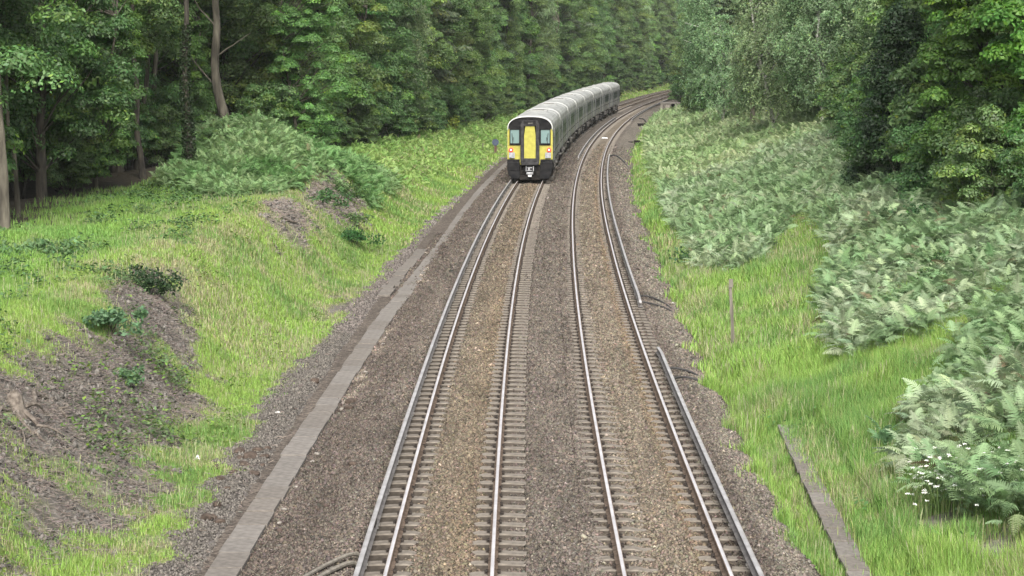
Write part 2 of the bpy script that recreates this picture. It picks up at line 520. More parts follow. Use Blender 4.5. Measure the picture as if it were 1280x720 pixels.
# loose stones lying on the bed (angular, one by one)
def stones(n, y0, y1, r0, r1):
    Y = R.uniform(y0, y1, n); u = R.uniform(-3.9, 6.2, n)
    g = gap(Y); keep = np.ones(n, bool); X0 = u + x1(Y)
    lim = grass_right(Y) + .2 + 1.9 * (fbm(X0 * 1.1, Y * 1.1, 59) - .5)
    keep &= (u < lim) & (u > np.where(Y < 95, -2.95 - .25, -2.6))
    for c, ph in ((0, PH[0]), (g, PH[1])):
        w = u - c; aw = np.abs(w)
        keep &= ~((np.abs(aw - .7525) < .10))
        d = np.abs((Y - ph + SP / 2) % SP - SP / 2)
        ex = np.where(aw < .75, np.where((w < 0) & (ph > 0), .18, .40), 1.27)
        on = (d < .13) & (aw < 1.26) & (((aw > ex) & (aw < .75)) | (aw > .75))
        if ph: on &= ~((w < -.8) & (R.random(n) < .8)) & ~((w > .85) & (R.random(n) < .7))
        keep &= ~(on & (R.random(n) < .985))
    keep &= R.random(n) < np.clip((190 - Y) / 110, 0, 1)
    keep &= ~(np.abs(u + 1.14) < .09); keep &= ~(np.abs(u - g - 1.14) < .09)
    Y, u = Y[keep], u[keep]; n = len(Y); X = u + x1(Y)
    Z = bed(X, Y)
    r = R.uniform(r0, r1, n) * (1 + .5 * (R.random(n) < .06))
    O = np.array([[1, 0, 0], [-1, 0, 0], [0, 1, 0], [0, -1, 0], [0, 0, 1], [0, 0, -1]], float)
    P = O[None] * r[:, None, None] * R.uniform(.6, 1.25, (n, 6, 1)) + R.normal(0, .28, (n, 6, 3)) * r[:, None, None]
    a = R.uniform(0, 6.28, n); ca, sa = np.cos(a)[:, None], np.sin(a)[:, None]
    P = np.stack([P[..., 0] * ca - P[..., 1] * sa, P[..., 0] * sa + P[..., 1] * ca, P[..., 2] * .8], -1)
    P += np.stack([X, Y, Z + r * .25], 1)[:, None]
    T = np.array([[0, 2, 4], [2, 1, 4], [1, 3, 4], [3, 0, 4], [2, 0, 5], [1, 2, 5], [3, 1, 5], [0, 3, 5]])
    F = (T[None] + (np.arange(n) * 6)[:, None, None]).reshape(-1, 3)
    c = bed_col(X, Y) * R.uniform(.35, 1.5, (n, 1)) * R.normal(1, .05, (n, 3))
    c = np.where(R.random((n, 1)) < .03, c * 1.9, c)
    return P.reshape(-1, 3), F, np.repeat(c, 6, 0)


S = [stones(250000, 27, 46, .016, .036), stones(190000, 46, 72, .022, .044), stones(130000, 72, 130, .035, .06), stones(60000, 130, 190, .05, .08)]
off = 0; VV = []; FF = []; CC = []
for v, f, c in S: VV.append(v); FF.append(f + off); CC.append(c); off += len(v)
tag(mesh('ballast_stones', np.concatenate(VV), np.concatenate(FF), M['stone'], col=np.concatenate(CC)),
    'loose angular grey brown ballast stones covering the trackbed', 'ballast', kind='stuff')


# ------------------------------------------------------------------ rails
def sweep(path, prof, midx, name, mats, parent=None, zoff=None):
    """prof: closed list of (w,z) metres, swept along path rows (x,y,z,heading)"""
    P = np.asarray(prof, float); n = len(P); m = len(path)
    nx, ny = np.cos(path[:, 3]), np.sin(path[:, 3])
    V = np.stack([path[:, 0, None] + P[None, :, 0] * nx[:, None], path[:, 1, None] + P[None, :, 0] * ny[:, None], path[:, 2, None] + P[None, :, 1]], -1).reshape(-1, 3)
    i = (np.arange(m - 1)[:, None] * n + np.arange(n)[None]).ravel(); j = (np.arange(m - 1)[:, None] * n + (np.arange(n)[None] + 1) % n).ravel()
    F = np.stack([i, j, j + n, i + n], 1)
    mi = np.tile(np.asarray(midx), m - 1)
    caps = np.array([list(range(n))[::-1], list(range((m - 1) * n, m * n))])
    return mesh(name, V, [F, caps], mats, midx=np.concatenate([mi, [0, 0]]), parent=parent)


def line(off, y0, y1, z, step=None, root=(0, 0, 0)):
    Ys = Ysteps(y0, y1, .012, .5); Ys = Ys[Ys < y1]; Ys = np.append(Ys, y1)
    o = off(Ys) if callable(off) else off
    h = np.arctan((x1(Ys + .5) - x1(Ys - .5)) / 1.0)
    X = x1(Ys) + o
    zz = rise(Ys) + z
    return np.stack([X - root[0], Ys - root[1], zz - root[2], -h], 1)


RAIL = [(-.07, -.159), (.07, -.159), (.07, -.147), (.012, -.13), (.009, -.05), (.034, -.042), (.036, -.010), (.026, 0), (-.026, 0), (-.036, -.010), (-.034, -.042), (-.009, -.05), (-.012, -.13), (-.07, -.147)]
RM = [1 if k == 7 else 0 for k in range(14)]
COND = [(-.065, -.07), (.065, -.07), (.065, -.058), (.016, -.042), (.014, .025), (.036, .034), (.039, .066), (.034, .074), (-.034, .074), (-.039, .066), (-.036, .034), (-.014, .025), (-.016, -.042), (-.065, -.058)]
CM = [1 if k in (6, 7, 8) else 0 for k in range(14)]


def sleeper_mb():
    b = MB(); W = .125
    for x0, x1_, za, zb in ((-1.25, -.95, -.185, -.17), (-.95, -.5, -.17, -.17), (-.5, -.35, -.17, -.205), (-.35, .35, -.205, -.205), (.35, .5, -.205, -.17), (.5, .95, -.17, -.17), (.95, 1.25, -.17, -.185)):
        V = [(x0, -W - .02, -.36), (x0, -W, za - .02), (x0, -W + .02, za), (x0, W - .02, za), (x0, W, za - .02), (x0, W + .02, -.36),
             (x1_, -W - .02, -.36), (x1_, -W, zb - .02), (x1_, -W + .02, zb), (x1_, W - .02, zb), (x1_, W, zb - .02), (x1_, W + .02, -.36)]
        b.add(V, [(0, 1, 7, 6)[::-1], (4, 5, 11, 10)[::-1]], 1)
        F = [(k, k + 1, k + 7, k + 6)[::-1] for k in range(1, 4)]
        if x0 < -1.2: F.append((0, 1, 2, 3, 4, 5)[::-1])
        if x1_ > 1.2: F.append((6, 7, 8, 9, 10, 11))
        b.add(V, F)
    return b


def clip_mb(sides=(-1, 1)):
    b = MB()
    for s in sides:
        b.box(s * .7525 - .085, s * .7525 + .085, -.09, .09, -.169, -.1595)                       # pad
        for q in (-1, 1):
            x = s * .7525 + q * .095
            b.box(x - .022, x + .022, -.045, .045, -.17, -.125)
            b.tube([(x - q * .01, -.055, -.14), (x + q * .015, -.02, -.115), (x - q * .025, .02, -.118), (x + q * .012, .055, -.14)], .011, 5)
    return b


def make_track(label, off, ph, group):
    root = empty('railway_track', (float(x1(30)) + float(off(30)), 30, 0)); tag(root, label, 'railway track', group)
    rl = tuple(root.location)
    for s in (-1, 1):
        sweep(line(lambda Y: off(Y) + s * .7525, 22, 600, CANT * -s * 0, root=rl), RAIL, RM, 'rail', [M['railside'], M['railtop']], root)
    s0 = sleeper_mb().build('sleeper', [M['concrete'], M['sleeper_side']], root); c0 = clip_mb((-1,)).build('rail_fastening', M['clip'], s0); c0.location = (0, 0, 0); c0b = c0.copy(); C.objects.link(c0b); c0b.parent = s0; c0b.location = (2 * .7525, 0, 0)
    k0 = int((29 - ph) / SP)
    more = []
    for k in range(430):
        Y = (k0 + k) * SP + ph
        if k < 99:
            o, c, d = (s0, c0, c0b) if k == 0 else (s0.copy(), c0.copy(), c0b.copy())
            if k:
                C.objects.link(o); C.objects.link(c); C.objects.link(d); o.parent = root; c.parent = o; d.parent = o
            o.location = (float(x1(Y)) + float(off(Y)) - rl[0] + R.normal(0, .012), Y - rl[1], float(rise(Y)) + R.normal(0, .002))
            o.rotation_euler = (0, 0, -math.atan(float(x1(Y + .5) - x1(Y - .5))) + R.normal(0, .006))
        else: more.append(Y)
    b0 = sleeper_mb(); P = np.array(b0.v); nF = [f for f in b0.f if len(f) == 4]
    c1 = clip_mb(); P2 = np.array(c1.v); nF2 = [f for f in c1.f if len(f) == 4]
    for nm, P, nF, mt in (('further_sleepers', P, nF, M['concrete']), ('further_clips', P2, nF2, M['clip'])):
        Ym = np.array(more); h = -np.arctan(x1(Ym + .5) - x1(Ym - .5)); ch, sh = np.cos(h)[:, None], np.sin(h)[:, None]
        X = (x1(Ym) + off(Ym) - rl[0])[:, None] + P[None, :, 0] * ch - P[None, :, 1] * sh
        YY = (Ym - rl[1])[:, None] + P[None, :, 0] * sh + P[None, :, 1] * ch
        Z = rise(Ym)[:, None] + P[None, :, 2]
        V = np.stack([X, YY, Z], -1).reshape(-1, 3)
        F = (np.array(nF)[None] + (np.arange(len(Ym)) * len(P))[:, None, None]).reshape(-1, 4)
        o = mesh(nm, V, F, mt, parent=root)
        o['kind'] = 'stuff'
    return root


make_track('railway track with the departing train on it, brown ballast between its rails', lambda Y: 0 * Y, PH[0], None)
make_track('empty curving railway track beside the train, with a white marker between its rails', lambda Y: gap(Y), PH[1], None)


# ------------------------------------------------------------------ conductor rails
def conductor(label, off, y0, y1, ramps=(0, 0), joint=None):
    X0 = float(x1(y0)) + float(off(y0)); root = empty('conductor_rail', (X0, y0, float(rise(y0)) - .15)); tag(root, label, 'conductor rail')
    rl = tuple(root.location)
    p = line(off, y0, y1, 0, root=rl)
    s = p[:, 1]
    if ramps[0]: p[:, 2] -= .09 * np.clip(1 - s / 1.6, 0, 1)
    if ramps[1]: p[:, 2] -= .09 * np.clip(1 - (s[-1] - s) / 1.6, 0, 1)
    sweep(p, COND, CM, 'rail_bar', [M['condside'], M['condtop']], root)
    k = 0; Y = y0 + .8; pot0 = None
    while Y < min(y1, y0 + 170) and k < 70:
        if pot0 is None:
            b = MB(); b.disc((0, 0, -.19), .05, .05, 10, axis='z'); b.disc((0, 0, -.14), .065, .03, 10, axis='z'); b.disc((0, 0, -.11), .045, .038, 10, axis='z')
            pot0 = b.build('insulator', M['pot'], root); q = pot0
        else: q = pot0.copy(); C.objects.link(q); q.parent = root
        q.location = (float(x1(Y)) + float(off(Y)) - rl[0], Y - rl[1], float(rise(Y)) - rl[2])
        Y += SP * 4; k += 1
    if joint:
        b = MB(); x = float(x1(joint)) + float(off(joint)) - rl[0]
        for s_ in (-1, 1): b.box(x + s_ * .03 - .012, x + s_ * .03 + .012, joint - rl[1] - .22, joint - rl[1] + .22, -.02 - rl[2], .028 - rl[2])
        b.build('fishplate', M['clip'], root)
    return root


gp = lambda Y: gap(Y) + 1.14
conductor('grey conductor rail running beside the outer rail of the train\'s track', lambda Y: -1.14 + 0 * Y, 22, 300, joint=33.2)
conductor('near conductor rail beside the empty track, ending level with the wooden post', gp, 22, 54.2, (0, 1))
conductor('middle conductor rail on the bracken side of the empty track, between two gaps', gp, 64.2, 166, (1, 1))
conductor('short conductor rail between the two tracks, alongside the train', lambda Y: gap(Y) - 1.14, 160, 262, (1, 1))
conductor('far conductor rail on the bend, starting before the low platform', gp, 252, 420, (1, 0))


def cable(label, pts, r, m, plug=True):
    pts = [np.array(p, float) for p in pts]
    z = [p[2] for p in pts]
    b = MB(); Pn = []
    n = len(pts)
    for i in range(n - 1):
        p0 = pts[max(i - 1, 0)]; p1 = pts[i]; p2 = pts[i + 1]; p3 = pts[min(i + 2, n - 1)]
        for t in np.linspace(0, 1, 6, endpoint=(i == n - 2)):
            Pn.append(.5 * ((2 * p1) + (-p0 + p2) * t + (2 * p0 - 5 * p1 + 4 * p2 - p3) * t * t + (-p0 + 3 * p1 - 3 * p2 + p3) * t ** 3))
    Pn = np.array(Pn); base = Pn[0].copy()
    b.tube(Pn - base, r, 7)
    return tag(b.build('traction_cable', m, loc=tuple(base)), label, 'cable')


def at(u, Y, z=0): return (float(x1(Y)) + u, Y, float(bed(np.array([float(x1(Y)) + u]), np.array([Y]))[0]) + z)


def at2(w, Y, z=0): return at(float(gap(Y)) + w, Y, z)


cable('upper black cable looping out from the ramp of the middle conductor rail', [at2(1.16, 66.4, .13), at2(1.5, 66.6, .10), at2(1.95, 65.6, .05), at2(2.45, 63.4, .03), at2(2.7, 62.4, -.05)], .028, M['cable'])
cable('lower black cable trailing from the ramp of the middle conductor rail', [at2(1.16, 65.2, .10), at2(1.5, 65.0, .06), at2(2.0, 64.0, .04), at2(2.5, 62.3, .03), at2(2.75, 61.4, -.05)], .028, M['cable'])
cable('upper black cable leaving the near conductor rail beside the grass edge', [at2(1.16, 50.8, .12), at2(1.45, 50.9, .10), at2(1.8, 50.6, .05), at2(2.2, 50.0, -.04)], .028, M['cable'])
cable('lower black cable leaving the near conductor rail beside the grass edge', [at2(1.16, 49.0, .12), at2(1.45, 49.5, .10), at2(1.8, 49.5, .05), at2(2.2, 48.9, -.04)], .028, M['cable'])
cable('short black cable at the far ramp of the middle conductor rail', [at2(1.16, 164.5, .12), at2(1.7, 165, .10), at2(2.3, 158, .05), at2(2.6, 152, -.03)], .05, M['cable'])
cable('black cable crossing the cess before the low platform', [at2(1.7, 262, .08), at2(2.3, 262, .12), at2(3.0, 250, .08), at2(3.4, 244, -.02)], .06, M['cable'])
cable('upper dusty cable slanting away from the train side conductor rail', [at(-1.18, 31.6, .12), at(-1.34, 31.5, .12), at(-1.7, 30.9, .08), at(-2.2, 29.9, .03), at(-2.9, 28.2, .02)], .03, M['cable_grey'])
cable('lower thicker dusty cable slanting away from the train side conductor rail', [at(-1.18, 31.1, .08), at(-1.34, 31.0, .10), at(-1.7, 30.3, .06), at(-2.1, 29.2, .03), at(-2.7, 27.4, .02)], .036, M['cable_grey'])

# white marker between the rails of the empty track
b = MB(); b.box(-.26, .26, -.2, .2, 0, .05, 0, .015); b.box(-.3, .3, -.3, .3, -.06, 0, 1)
for s in (-1, 1): b.disc((s * .18, 0, .05), .02, .012, 8, 1, 'z')
p = at2(0, 202, .05); tag(b.build('track_beacon', [M['white'], M['steel']], loc=p, rz=-.06), 'small white beacon plate between the rails of the empty track', 'beacon')


# ------------------------------------------------------------------ concrete cable troughs
def trough(label, rows, loc, mat_pick):
    root = empty('cable_trough', loc); tag(root, label, 'cable trough')
    protos = []
    for k in range(5):
        b = MB(); L, W = .985, .245
        b.box(-W, W, -L / 2, L / 2, -.06, 0, 0, .005)
        protos.append(b)
    objs = {}
    for i, (X, Y, Z, h, sx, sy, mt) in enumerate(rows):
        key = mt
        if key not in objs: o = protos[0].build('lid', M[mt], root); objs[key] = o
        else: o = objs[key].copy(); C.objects.link(o); o.parent = root
        o.location = (X - loc[0], Y - loc[1], Z - loc[2]); o.rotation_euler = (R.normal(0, .008), R.normal(0, .012), h); o.scale = (sx, sy, 1)
    return root


rows = []
Y = 27.0
def tr_u(Y): return float(np.interp(Y, [27, 31, 44, 63, 72, 87, 124, 180], [-3.28, -3.26, -3.16, -3.0, -2.82, -2.62, -2.72, -2.8]))
side = []
while Y < 185 and len(rows) < 99:
    L = 1.0 if Y < 75 else (1.5 if Y < 110 else 2.8)
    u = tr_u(Y) + R.normal(0, .012); h = -math.atan((float(x1(Y + 1)) + tr_u(Y + 1) - float(x1(Y - 1)) - tr_u(Y - 1)) / 2)
    X = float(x1(Y)) + u
    rows.append((X, Y, float(rise(Y)) - .335 + R.normal(0, .006), h, R.uniform(.96, 1.02), L * R.uniform(.985, 1.0), 'lid' if R.random() < .72 else 'lid_brown'))
    Y += L * (1.014 + (.05 if R.random() < .25 else 0))
    if 69 < Y < 86 and R.random() < .92: side.append((X - .62 + R.normal(0, .03), Y, float(rise(Y)) - .35 + R.normal(0, .01), h + R.normal(0, .02), .85, L * .98, 'lid_brown'))
trough('grey concrete cable trough running between the ballast and the grassy bank with the bare earth', rows, (rows[0][0], rows[0][1], -.4), None)
trough('short second row of brown concrete lids beside the long trough', side, (side[0][0], side[0][1], -.4), None)
rows = []; Y = 30.4
while Y < 44:
    t = (Y - 31.9) / (43.6 - 31.9); X = 5.2 + .42 * t - .02 * math.sin(t * 3.14)
    z = float(ground(X, Y)) + .11
    rows.append((X, Y, z, -.036 + R.normal(0, .02), .72, .9, 'lid_brown' if R.random() < .6 else 'lid')); Y += .93
trough('narrow brown concrete trough half buried in the long grass', rows, (rows[0][0], rows[0][1], -.4), None)
# ------------------------------------------------------------------ the train
def body_profile(inset=0.0):
    h = [(-1.28, .98), (-1.36, 1.12), (-1.375, 1.3), (-1.375, 2.9), (-1.35, 3.1)]
    return h


def roof_curve(i=0.0, n=14):
    # rounded roof from shoulder to shoulder
    out = []
    for t in np.linspace(math.pi, 0, n):
        c, s = math.cos(t), math.sin(t)
        x = (1.35 - i) * np.sign(c) * abs(c) ** .72; z = 3.1 + (.76 - i * .6) * abs(s) ** .8
        out.append((float(x), float(z)))
    return out


FRONT_Y = 129.0
train = empty('passenger_train', (float(x1(FRONT_Y)), FRONT_Y, float(rise(FRONT_Y))))
tag(train, 'long grey passenger train with a yellow end door, going away round the curve', 'train')
CL, PITCHC = 19.7, 20.25

lft = body_profile(); rgt = [(-x, z) for x, z in lft][::-1]
full = lft[:-1] + roof_curve() + rgt[1:]


def make_coach():
    """origin at the floor centre; y forward"""
    H = CL / 2
    b = MB(); b.extrude(lft + rgt, -H, H, 0)
    b.add([(x * .995, y, z) for y in (-H - .0, H + .0) for x, z in roof_curve()], [list(range(14))[::-1], list(range(14, 28))], 0)
    for s in (-1, 1):
        b.box(s * 1.375 - .012, s * 1.375 + .012, -H + .3, H - .3, 1.62, 1.66, 1)
    for y in np.arange(-8.8, 9.0, 2.2):                                                     # body joints
        for s in (-1, 1): b.box(s * 1.377 - .008, s * 1.377 + .008, y - .02, y + .02, 1.15, 2.98, 1)
    o = b.build('coach', [M['body'], M['under']], train)
    b = MB(); rc = roof_curve()
    V = [(x, y, z) for y in (-H - .02, H + .02) for x, z in rc]; n = len(rc)
    b.add(V, [[k, k + 1, n + k + 1, n + k][::-1] for k in range(n - 1)] + [list(range(n)) + [], list(range(n, 2 * n))[::-1]], 0)
    for y in (-H + .25, 0, H - .25):                                   # raised joints across the roof
        w = .10 if abs(y) > 9 else .04
        rr = [(x * 1.003, z + .010) for x, z in rc]
        V = [(x, yy, z) for yy in (y - w, y + w) for x, z in rr]
        b.add(V, [[k, k + 1, n + k + 1, n + k][::-1] for k in range(n - 1)] + [list(range(n))[::-1], list(range(n, 2 * n))], 1 if abs(y) > 9 else 0)
    b.build('roof', [M['roof'], M['roofrib']], o)
    for y in (5.0,):
        b = MB(); b.box(-.62, .62, y - 1.3, y + 1.3, 3.76, 3.885, 0, .04)
        for k in range(5): b.box(-.4, .4, y - 1.1 + k * .5, y - .9 + k * .5, 3.88, 3.895, 1)
        b.build('air_conditioning_pod', [M['roof'], M['underlight']], o)
    for s in (-1, 1):                                                                        # windows and doors
        for y0, y1_ in ((-9.2, -7.6), (-4.6, -2.9), (-2.6, -.9), (-.6, 1.1), (1.4, 3.1), (3.4, 4.2), (7.6, 9.2)):
            b = MB(); b.box(s * 1.375 - .02, s * 1.375 + .02, y0, y1_, 1.95, 2.82, 0)
            b.box(s * 1.375 - .026, s * 1.375 + .026, y0 + .02, y1_ - .02, 2.52, 2.55, 1)
            b.build('window', [M['glass'], M['under']], o)
        for yc in (-6.1, 5.7):
            b = MB()
            for d in (-1, 1):
                ya, yb = sorted((yc + d * .02, yc + d * .68))
                b.box(s * 1.385 - .02, s * 1.385 + .02, ya, yb, 1.08, 3.02, 0)
                b.box(s * 1.388 - .024, s * 1.388 + .024, ya + .14, yb - .14, 1.95, 2.8, 1)
            b.build('door', [M['door'], M['glass']], o)
            b = MB(); b.box(s * 1.42 - .12, s * 1.42 + .12, yc - .75, yc + .75, .93, .99, 0)
            b.build('step', M['underlight'], o)
    b = MB()
    b.box(-1.2, 1.2, -H + .2, H - .2, .86, .99, 0)
    for x, y0, y1_, z0, m in ((-.95, -4.6, -2.2, .32, 0), (.95, -4.6, -1.6, .35, 0), (-.95, -1.2, 1.8, .4, 1), (.95, -.8, 1.4, .36, 1), (.95, 2.0, 4.4, .3, 0), (-.95, 2.2, 4.4, .34, 0)):
        b.box(x - .32, x + .32, y0, y1_, z0, .86, m, .03)
    b.tube([(0, -4.6, .55), (0, 4.6, .55)], .09, 8, 0)
    for y in (-3.4, -.4, 2.9): b.box(1.25, 1.33, y - .12, y + .12, .5, .93, 1)
    b.build('underframe', [M['under'], M['underlight']], o)
    for yb in (-6.9, 6.9):
        b = MB()
        for s in (-1, 1):
            b.box(s * 1.0 - .08, s * 1.0 + .08, yb - 1.75, yb + 1.75, .42, .66, 0, .03)
            for d in (-1.3, 1.3):
                b.box(s * 1.05 - .12, s * 1.05 + .12, yb + d - .18, yb + d + .18, .30, .60, 1, .03)
                b.tube([(s * 1.1, yb + d * .4, .5), (s * 1.1, yb + d * .4, .9)], .11, 8, 0)
        b.box(-1.0, 1.0, yb - .25, yb + .25, .5, .85, 0); g = b.build('bogie', [M['under'], M['underlight']], o)
        for s in (-1, 1):
            b = MB(); b.box(s * 1.26 - .05, s * 1.26 + .05, yb - .9, yb + .9, .06, .12, 1)       # collector shoe beam
            b.box(s * 1.2 - .06, s * 1.2 + .06, yb - .12, yb + .12, .1, .5, 0)
            b.build('collector_shoe', [M['under'], M['underlight']], o)
        for d in (-1.3, 1.3):
            b = MB(); b.tube([(-.8, yb + d, .42), (.8, yb + d, .42)], .08, 8)
            for s in (-1, 1):
                b.tube([(s * .69, yb + d, .42), (s * .81, yb + d, .42)], .42, 20)
            b.build('wheelset', M['under'], o)
    b = MB(); b.extrude([(x * .72, 1.0 + (z - 1.0) * .86) for x, z in full], H, H + (PITCHC - CL), 0)   # bellows to the next coach
    for k in range(1, 5): b.extrude([(x * .76, 1.0 + (z - 1.0) * .88) for x, z in full], H + k * .1, H + k * .1 + .035, 0)
    b.build('gangway_bellows', M['darkgrey'], o)
    return o


coach0 = make_coach()
tl = train.location
for k in range(8):
    o = coach0 if k == 0 else copy_tree(coach0, train)
    yc = FRONT_Y + .45 + CL / 2 + k * PITCHC * .992
    a, c = yc - 6.9, yc + 6.9
    xa, xc = float(x1(a)), float(x1(c)); za, zc = float(rise(a)), float(rise(c))
    o.location = ((xa + xc) / 2 - tl[0], yc - tl[1], (za + zc) / 2 - tl[2])
    o.rotation_euler = (math.atan((zc - za) / 13.8), 0, -math.atan((xc - xa) / 13.8))

# rear cab end (its own frame: y forward, face at y = 0)
xa, xc = float(x1(129.0)), float(x1(143.0)); hz = -math.atan((xc - xa) / 14)
cab = MB()
n = len(full)
V = [(x * (.985 if abs(x) > .9 else 1), 0.0 + .05 * abs(x), z if z < 3.0 else z - .03) for x, z in full] + [(x, .47, z) for x, z in full]
F = [[k, (k + 1) % n, n + (k + 1) % n, n + k] for k in range(n)]
cab.add(V, F, 0)
# face: yellow up to the window sill line and beside the windows, black band above
low = [p for p in full if p[1] <= 3.15]
cab.add([(x * .985, .05 * abs(x), z) for x, z in ((-1.28, .98), (-1.375, 1.3), (-1.375, 2.13), (1.375, 2.13), (1.375, 1.3), (1.28, .98))], [[0, 1, 2, 3, 4, 5][::-1]], 1)
for s in (-1, 1):
    q = [(1.23, 2.13), (1.355, 2.13), (1.355, 2.9), (1.33, 3.08), (1.23, 3.12)]
    cab.add([(s * x, .05 * x, z) for x, z in q], [list(range(5)) if s > 0 else list(range(5))[::-1]], 1)
top = [(x * .985, z - .03) for x, z in roof_curve(0)]
cab.add([(x, .05 * abs(x), z) for x, z in [(-1.23, 2.13)] + [(-1.23, 3.05)] + [p for p in top if p[1] > 3.08] + [(1.23, 3.05), (1.23, 2.13)]], [list(range(4 + len([p for p in top if p[1] > 3.08])))[::-1]], 2)
cabo = cab.build('cab_front', [M['body'], M['yellow'], M['black']], train, loc=(0, 0, 0), rz=hz)
# light arc of the roof edge over the cab
b = MB(); rc = [(x, z) for x, z in roof_curve(0, 20)]
for (xa_, za_), (xb_, zb_) in zip(rc[:-1], rc[1:]):
    b.add([(xa_, -.03, za_), (xb_, -.03, zb_), (xb_ * .975, -.03, zb_ - .04), (xa_ * .975, -.03, za_ - .04), (xa_, .3, za_ + .012), (xb_, .3, zb_ + .012)],
          [(0, 1, 2, 3)[::-1], (0, 4, 5, 1)[::-1]], 0)
b.build('roof_edge', M['roofrib'], cabo)
for s in (-1, 1):
    xs = sorted((s * .60, s * 1.22))
    w = MB(); w.box(xs[0], xs[1], -.02, .10, 2.17, 2.26, 0); w.box(xs[0], xs[1], -.02, .10, 3.06, 3.26 if 0 else 3.12, 0)
    w.box(xs[0], xs[0] + .05, -.02, .10, 2.26, 3.06, 0); w.box(xs[1] - .05, xs[1], -.02, .10, 2.26, 3.06, 0)
    wo = w.build('windscreen', M['black'], cabo)
    g = MB(); g.box(xs[0] + .05, xs[1] - .05, .012, .05, 2.26, 3.06, 0); g.build('pane', M['screen'], wo)
    g = MB(); x0 = s * 1.05; g.tube([(x0, -.03, 2.24), (s * .98, -.045, 2.62)], .014, 6); g.tube([(s * 1.02, -.045, 2.36), (s * 1.08, -.045, 2.85)], .016, 6)
    g.build('wiper', M['black'], wo)
    # lamps
    l = MB(); l.disc((s * 1.14, -.03, 1.87), .125, .06, 20, 0); l.disc((s * 1.14, -.045, 1.87), .045, .03, 14, 1)
    l.build('tail_light', [M['red'], M['lit']], cabo)
    l = MB(); xm = s * 1.08
    l.box(xm - .17, xm + .17, -.05, .05, 1.38, 1.70, 0, .0); l.disc((xm - .06 * s, -.075, 1.60), .085, .04, 16, 1); l.disc((xm + .05 * s, -.075, 1.47), .08, .04, 16, 1)
    l.build('headlight', [M['lampgrey'], M['steel']], cabo)
    # black fairings below
    f = MB(); xo = sorted((s * .60, s * 1.36))
    f.box(xo[0], xo[1], -.10, .5, .62, 1.14, 0, .05)
    f.box(*sorted((s * .62, s * 1.36)), -.02, .5, 1.10, 1.30, 0, .02)
    f.add([(s * .60, -.16, .60), (s * 1.33, -.06, .60), (s * 1.12, -.12, .17), (s * .60, -.2, .17), (s * .60, .4, .60), (s * 1.33, .4, .60), (s * 1.12, .4, .17), (s * .60, .4, .17)],
          [(0, 1, 2, 3), (1, 5, 6, 2), (0, 4, 5, 1), (3, 2, 6, 7), (0, 3, 7, 4), (4, 7, 6, 5)], 0)
    f.build('fairing', M['black'], cabo)
# gangway: dark frame standing proud, yellow door recessed in it
g = MB()
g.box(-.56, -.36, -.26, .08, 1.06, 3.36, 0, .02); g.box(.36, .56, -.26, .08, 1.06, 3.36, 0, .02)
g.box(-.355, .355, -.26, .08, 3.30, 3.60, 0, .02); g.box(-.355, .355, -.24, .08, 1.06, 1.36, 0, .02)
g.add([(-.56, -.26, 3.36), (.56, -.26, 3.36), (.44, -.26, 3.62), (-.44, -.26, 3.62), (-.56, .1, 3.36), (.56, .1, 3.36), (.44, .1, 3.62), (-.44, .1, 3.62)],
      [(0, 1, 2, 3), (1, 5, 6, 2), (3, 2, 6, 7), (0, 3, 7, 4)], 0)
gw = g.build('gangway', M['darkgrey'], cabo)
d = MB(); prof = [(-.335, 1.37), (.335, 1.37), (.345, 2.7), (.27, 3.28), (-.27, 3.28), (-.345, 2.7)]
d.extrude(prof, -.20, -.14, 0); d.build('door', M['yellow'], gw)
d = MB(); d.box(-.5, .5, -.42, -.2, .98, 1.12, 0, .03); d.box(-.10, .10, -.285, -.262, 3.40, 3.48, 1); d.disc((.12, -.285, 3.46), .04, .03, 10, 1); d.build('buffer_plate', [M['darkgrey'], M['underlight']], gw)
c = MB()
c.box(-.19, .19, -.38, .3, .58, .92, 0, .03); c.box(-.24, -.19, -.3, .2, .60, .9, 1); c.box(.19, .24, -.3, .2, .60, .9, 1)
c.box(-.15, .15, -.40, -.38, .64, .68, 1); c.box(-.15, .15, -.40, -.38, .80, .84, 1); c.disc((-.05, -.41, .75), .06, .03, 12, 1)
c.box(-.20, .20, -.36, .2, .42, .55, 1, .02); c.box(-.11, .11, -.34, 0, .28, .38, 2, .02)
c.tube([(.3, -.2, .9), (.34, -.32, .6), (.42, -.2, .38)], .03, 7, 0); c.tube([(-.3, -.2, .9), (-.34, -.32, .6), (-.42, -.2, .38)], .03, 7, 0)
c.build('coupler', [M['black'], M['steel'], M['white']], cabo)
c = MB(); c.box(-1.3, 1.3, .1, .5, .3, 1.3, 0); c.box(-1.12, 1.12, -.05, .3, .09, .34, 0, .03); c.box(-.59, .59, .02, .45, .09, .95, 0); c.build('headstock', M['under'], cabo)  # headstock, with lower blocks added to darken the underside
# ------------------------------------------------------------------ leaves, crowns, trees
def unit(v): return v / (np.linalg.norm(v, axis=-1, keepdims=True) + 1e-9)


def leaves(P, N, size, col, elong=1.6, fold=.0):
    """diamond leaves at P with normals N: returns V,F,C"""
    n = len(P); t = R.normal(size=(n, 3)); T = unit(np.cross(N, t)); B = np.cross(N, T)
    s = size[:, None]
    V = np.stack([P - T * s * elong * .5, P + B * s * .42 - T * s * .05, P + T * s * elong * .5 - N * s * .12, P - B * s * .42 - T * s * .05], 1)
    F = np.arange(4 * n).reshape(n, 4)
    return V.reshape(-1, 3), F, np.repeat(col, 4, 0)


def leafcol(n, base, var=.25, yellow=.0):
    c = np.asarray(base)[None] * R.uniform(1 - var, 1 + var, (n, 1)) * R.normal(1, .05, (n, 3))
    if yellow: m = R.random((n, 1)) < yellow; c = np.where(m, c * np.array([1.5, 1.35, .8]), c)
    return c


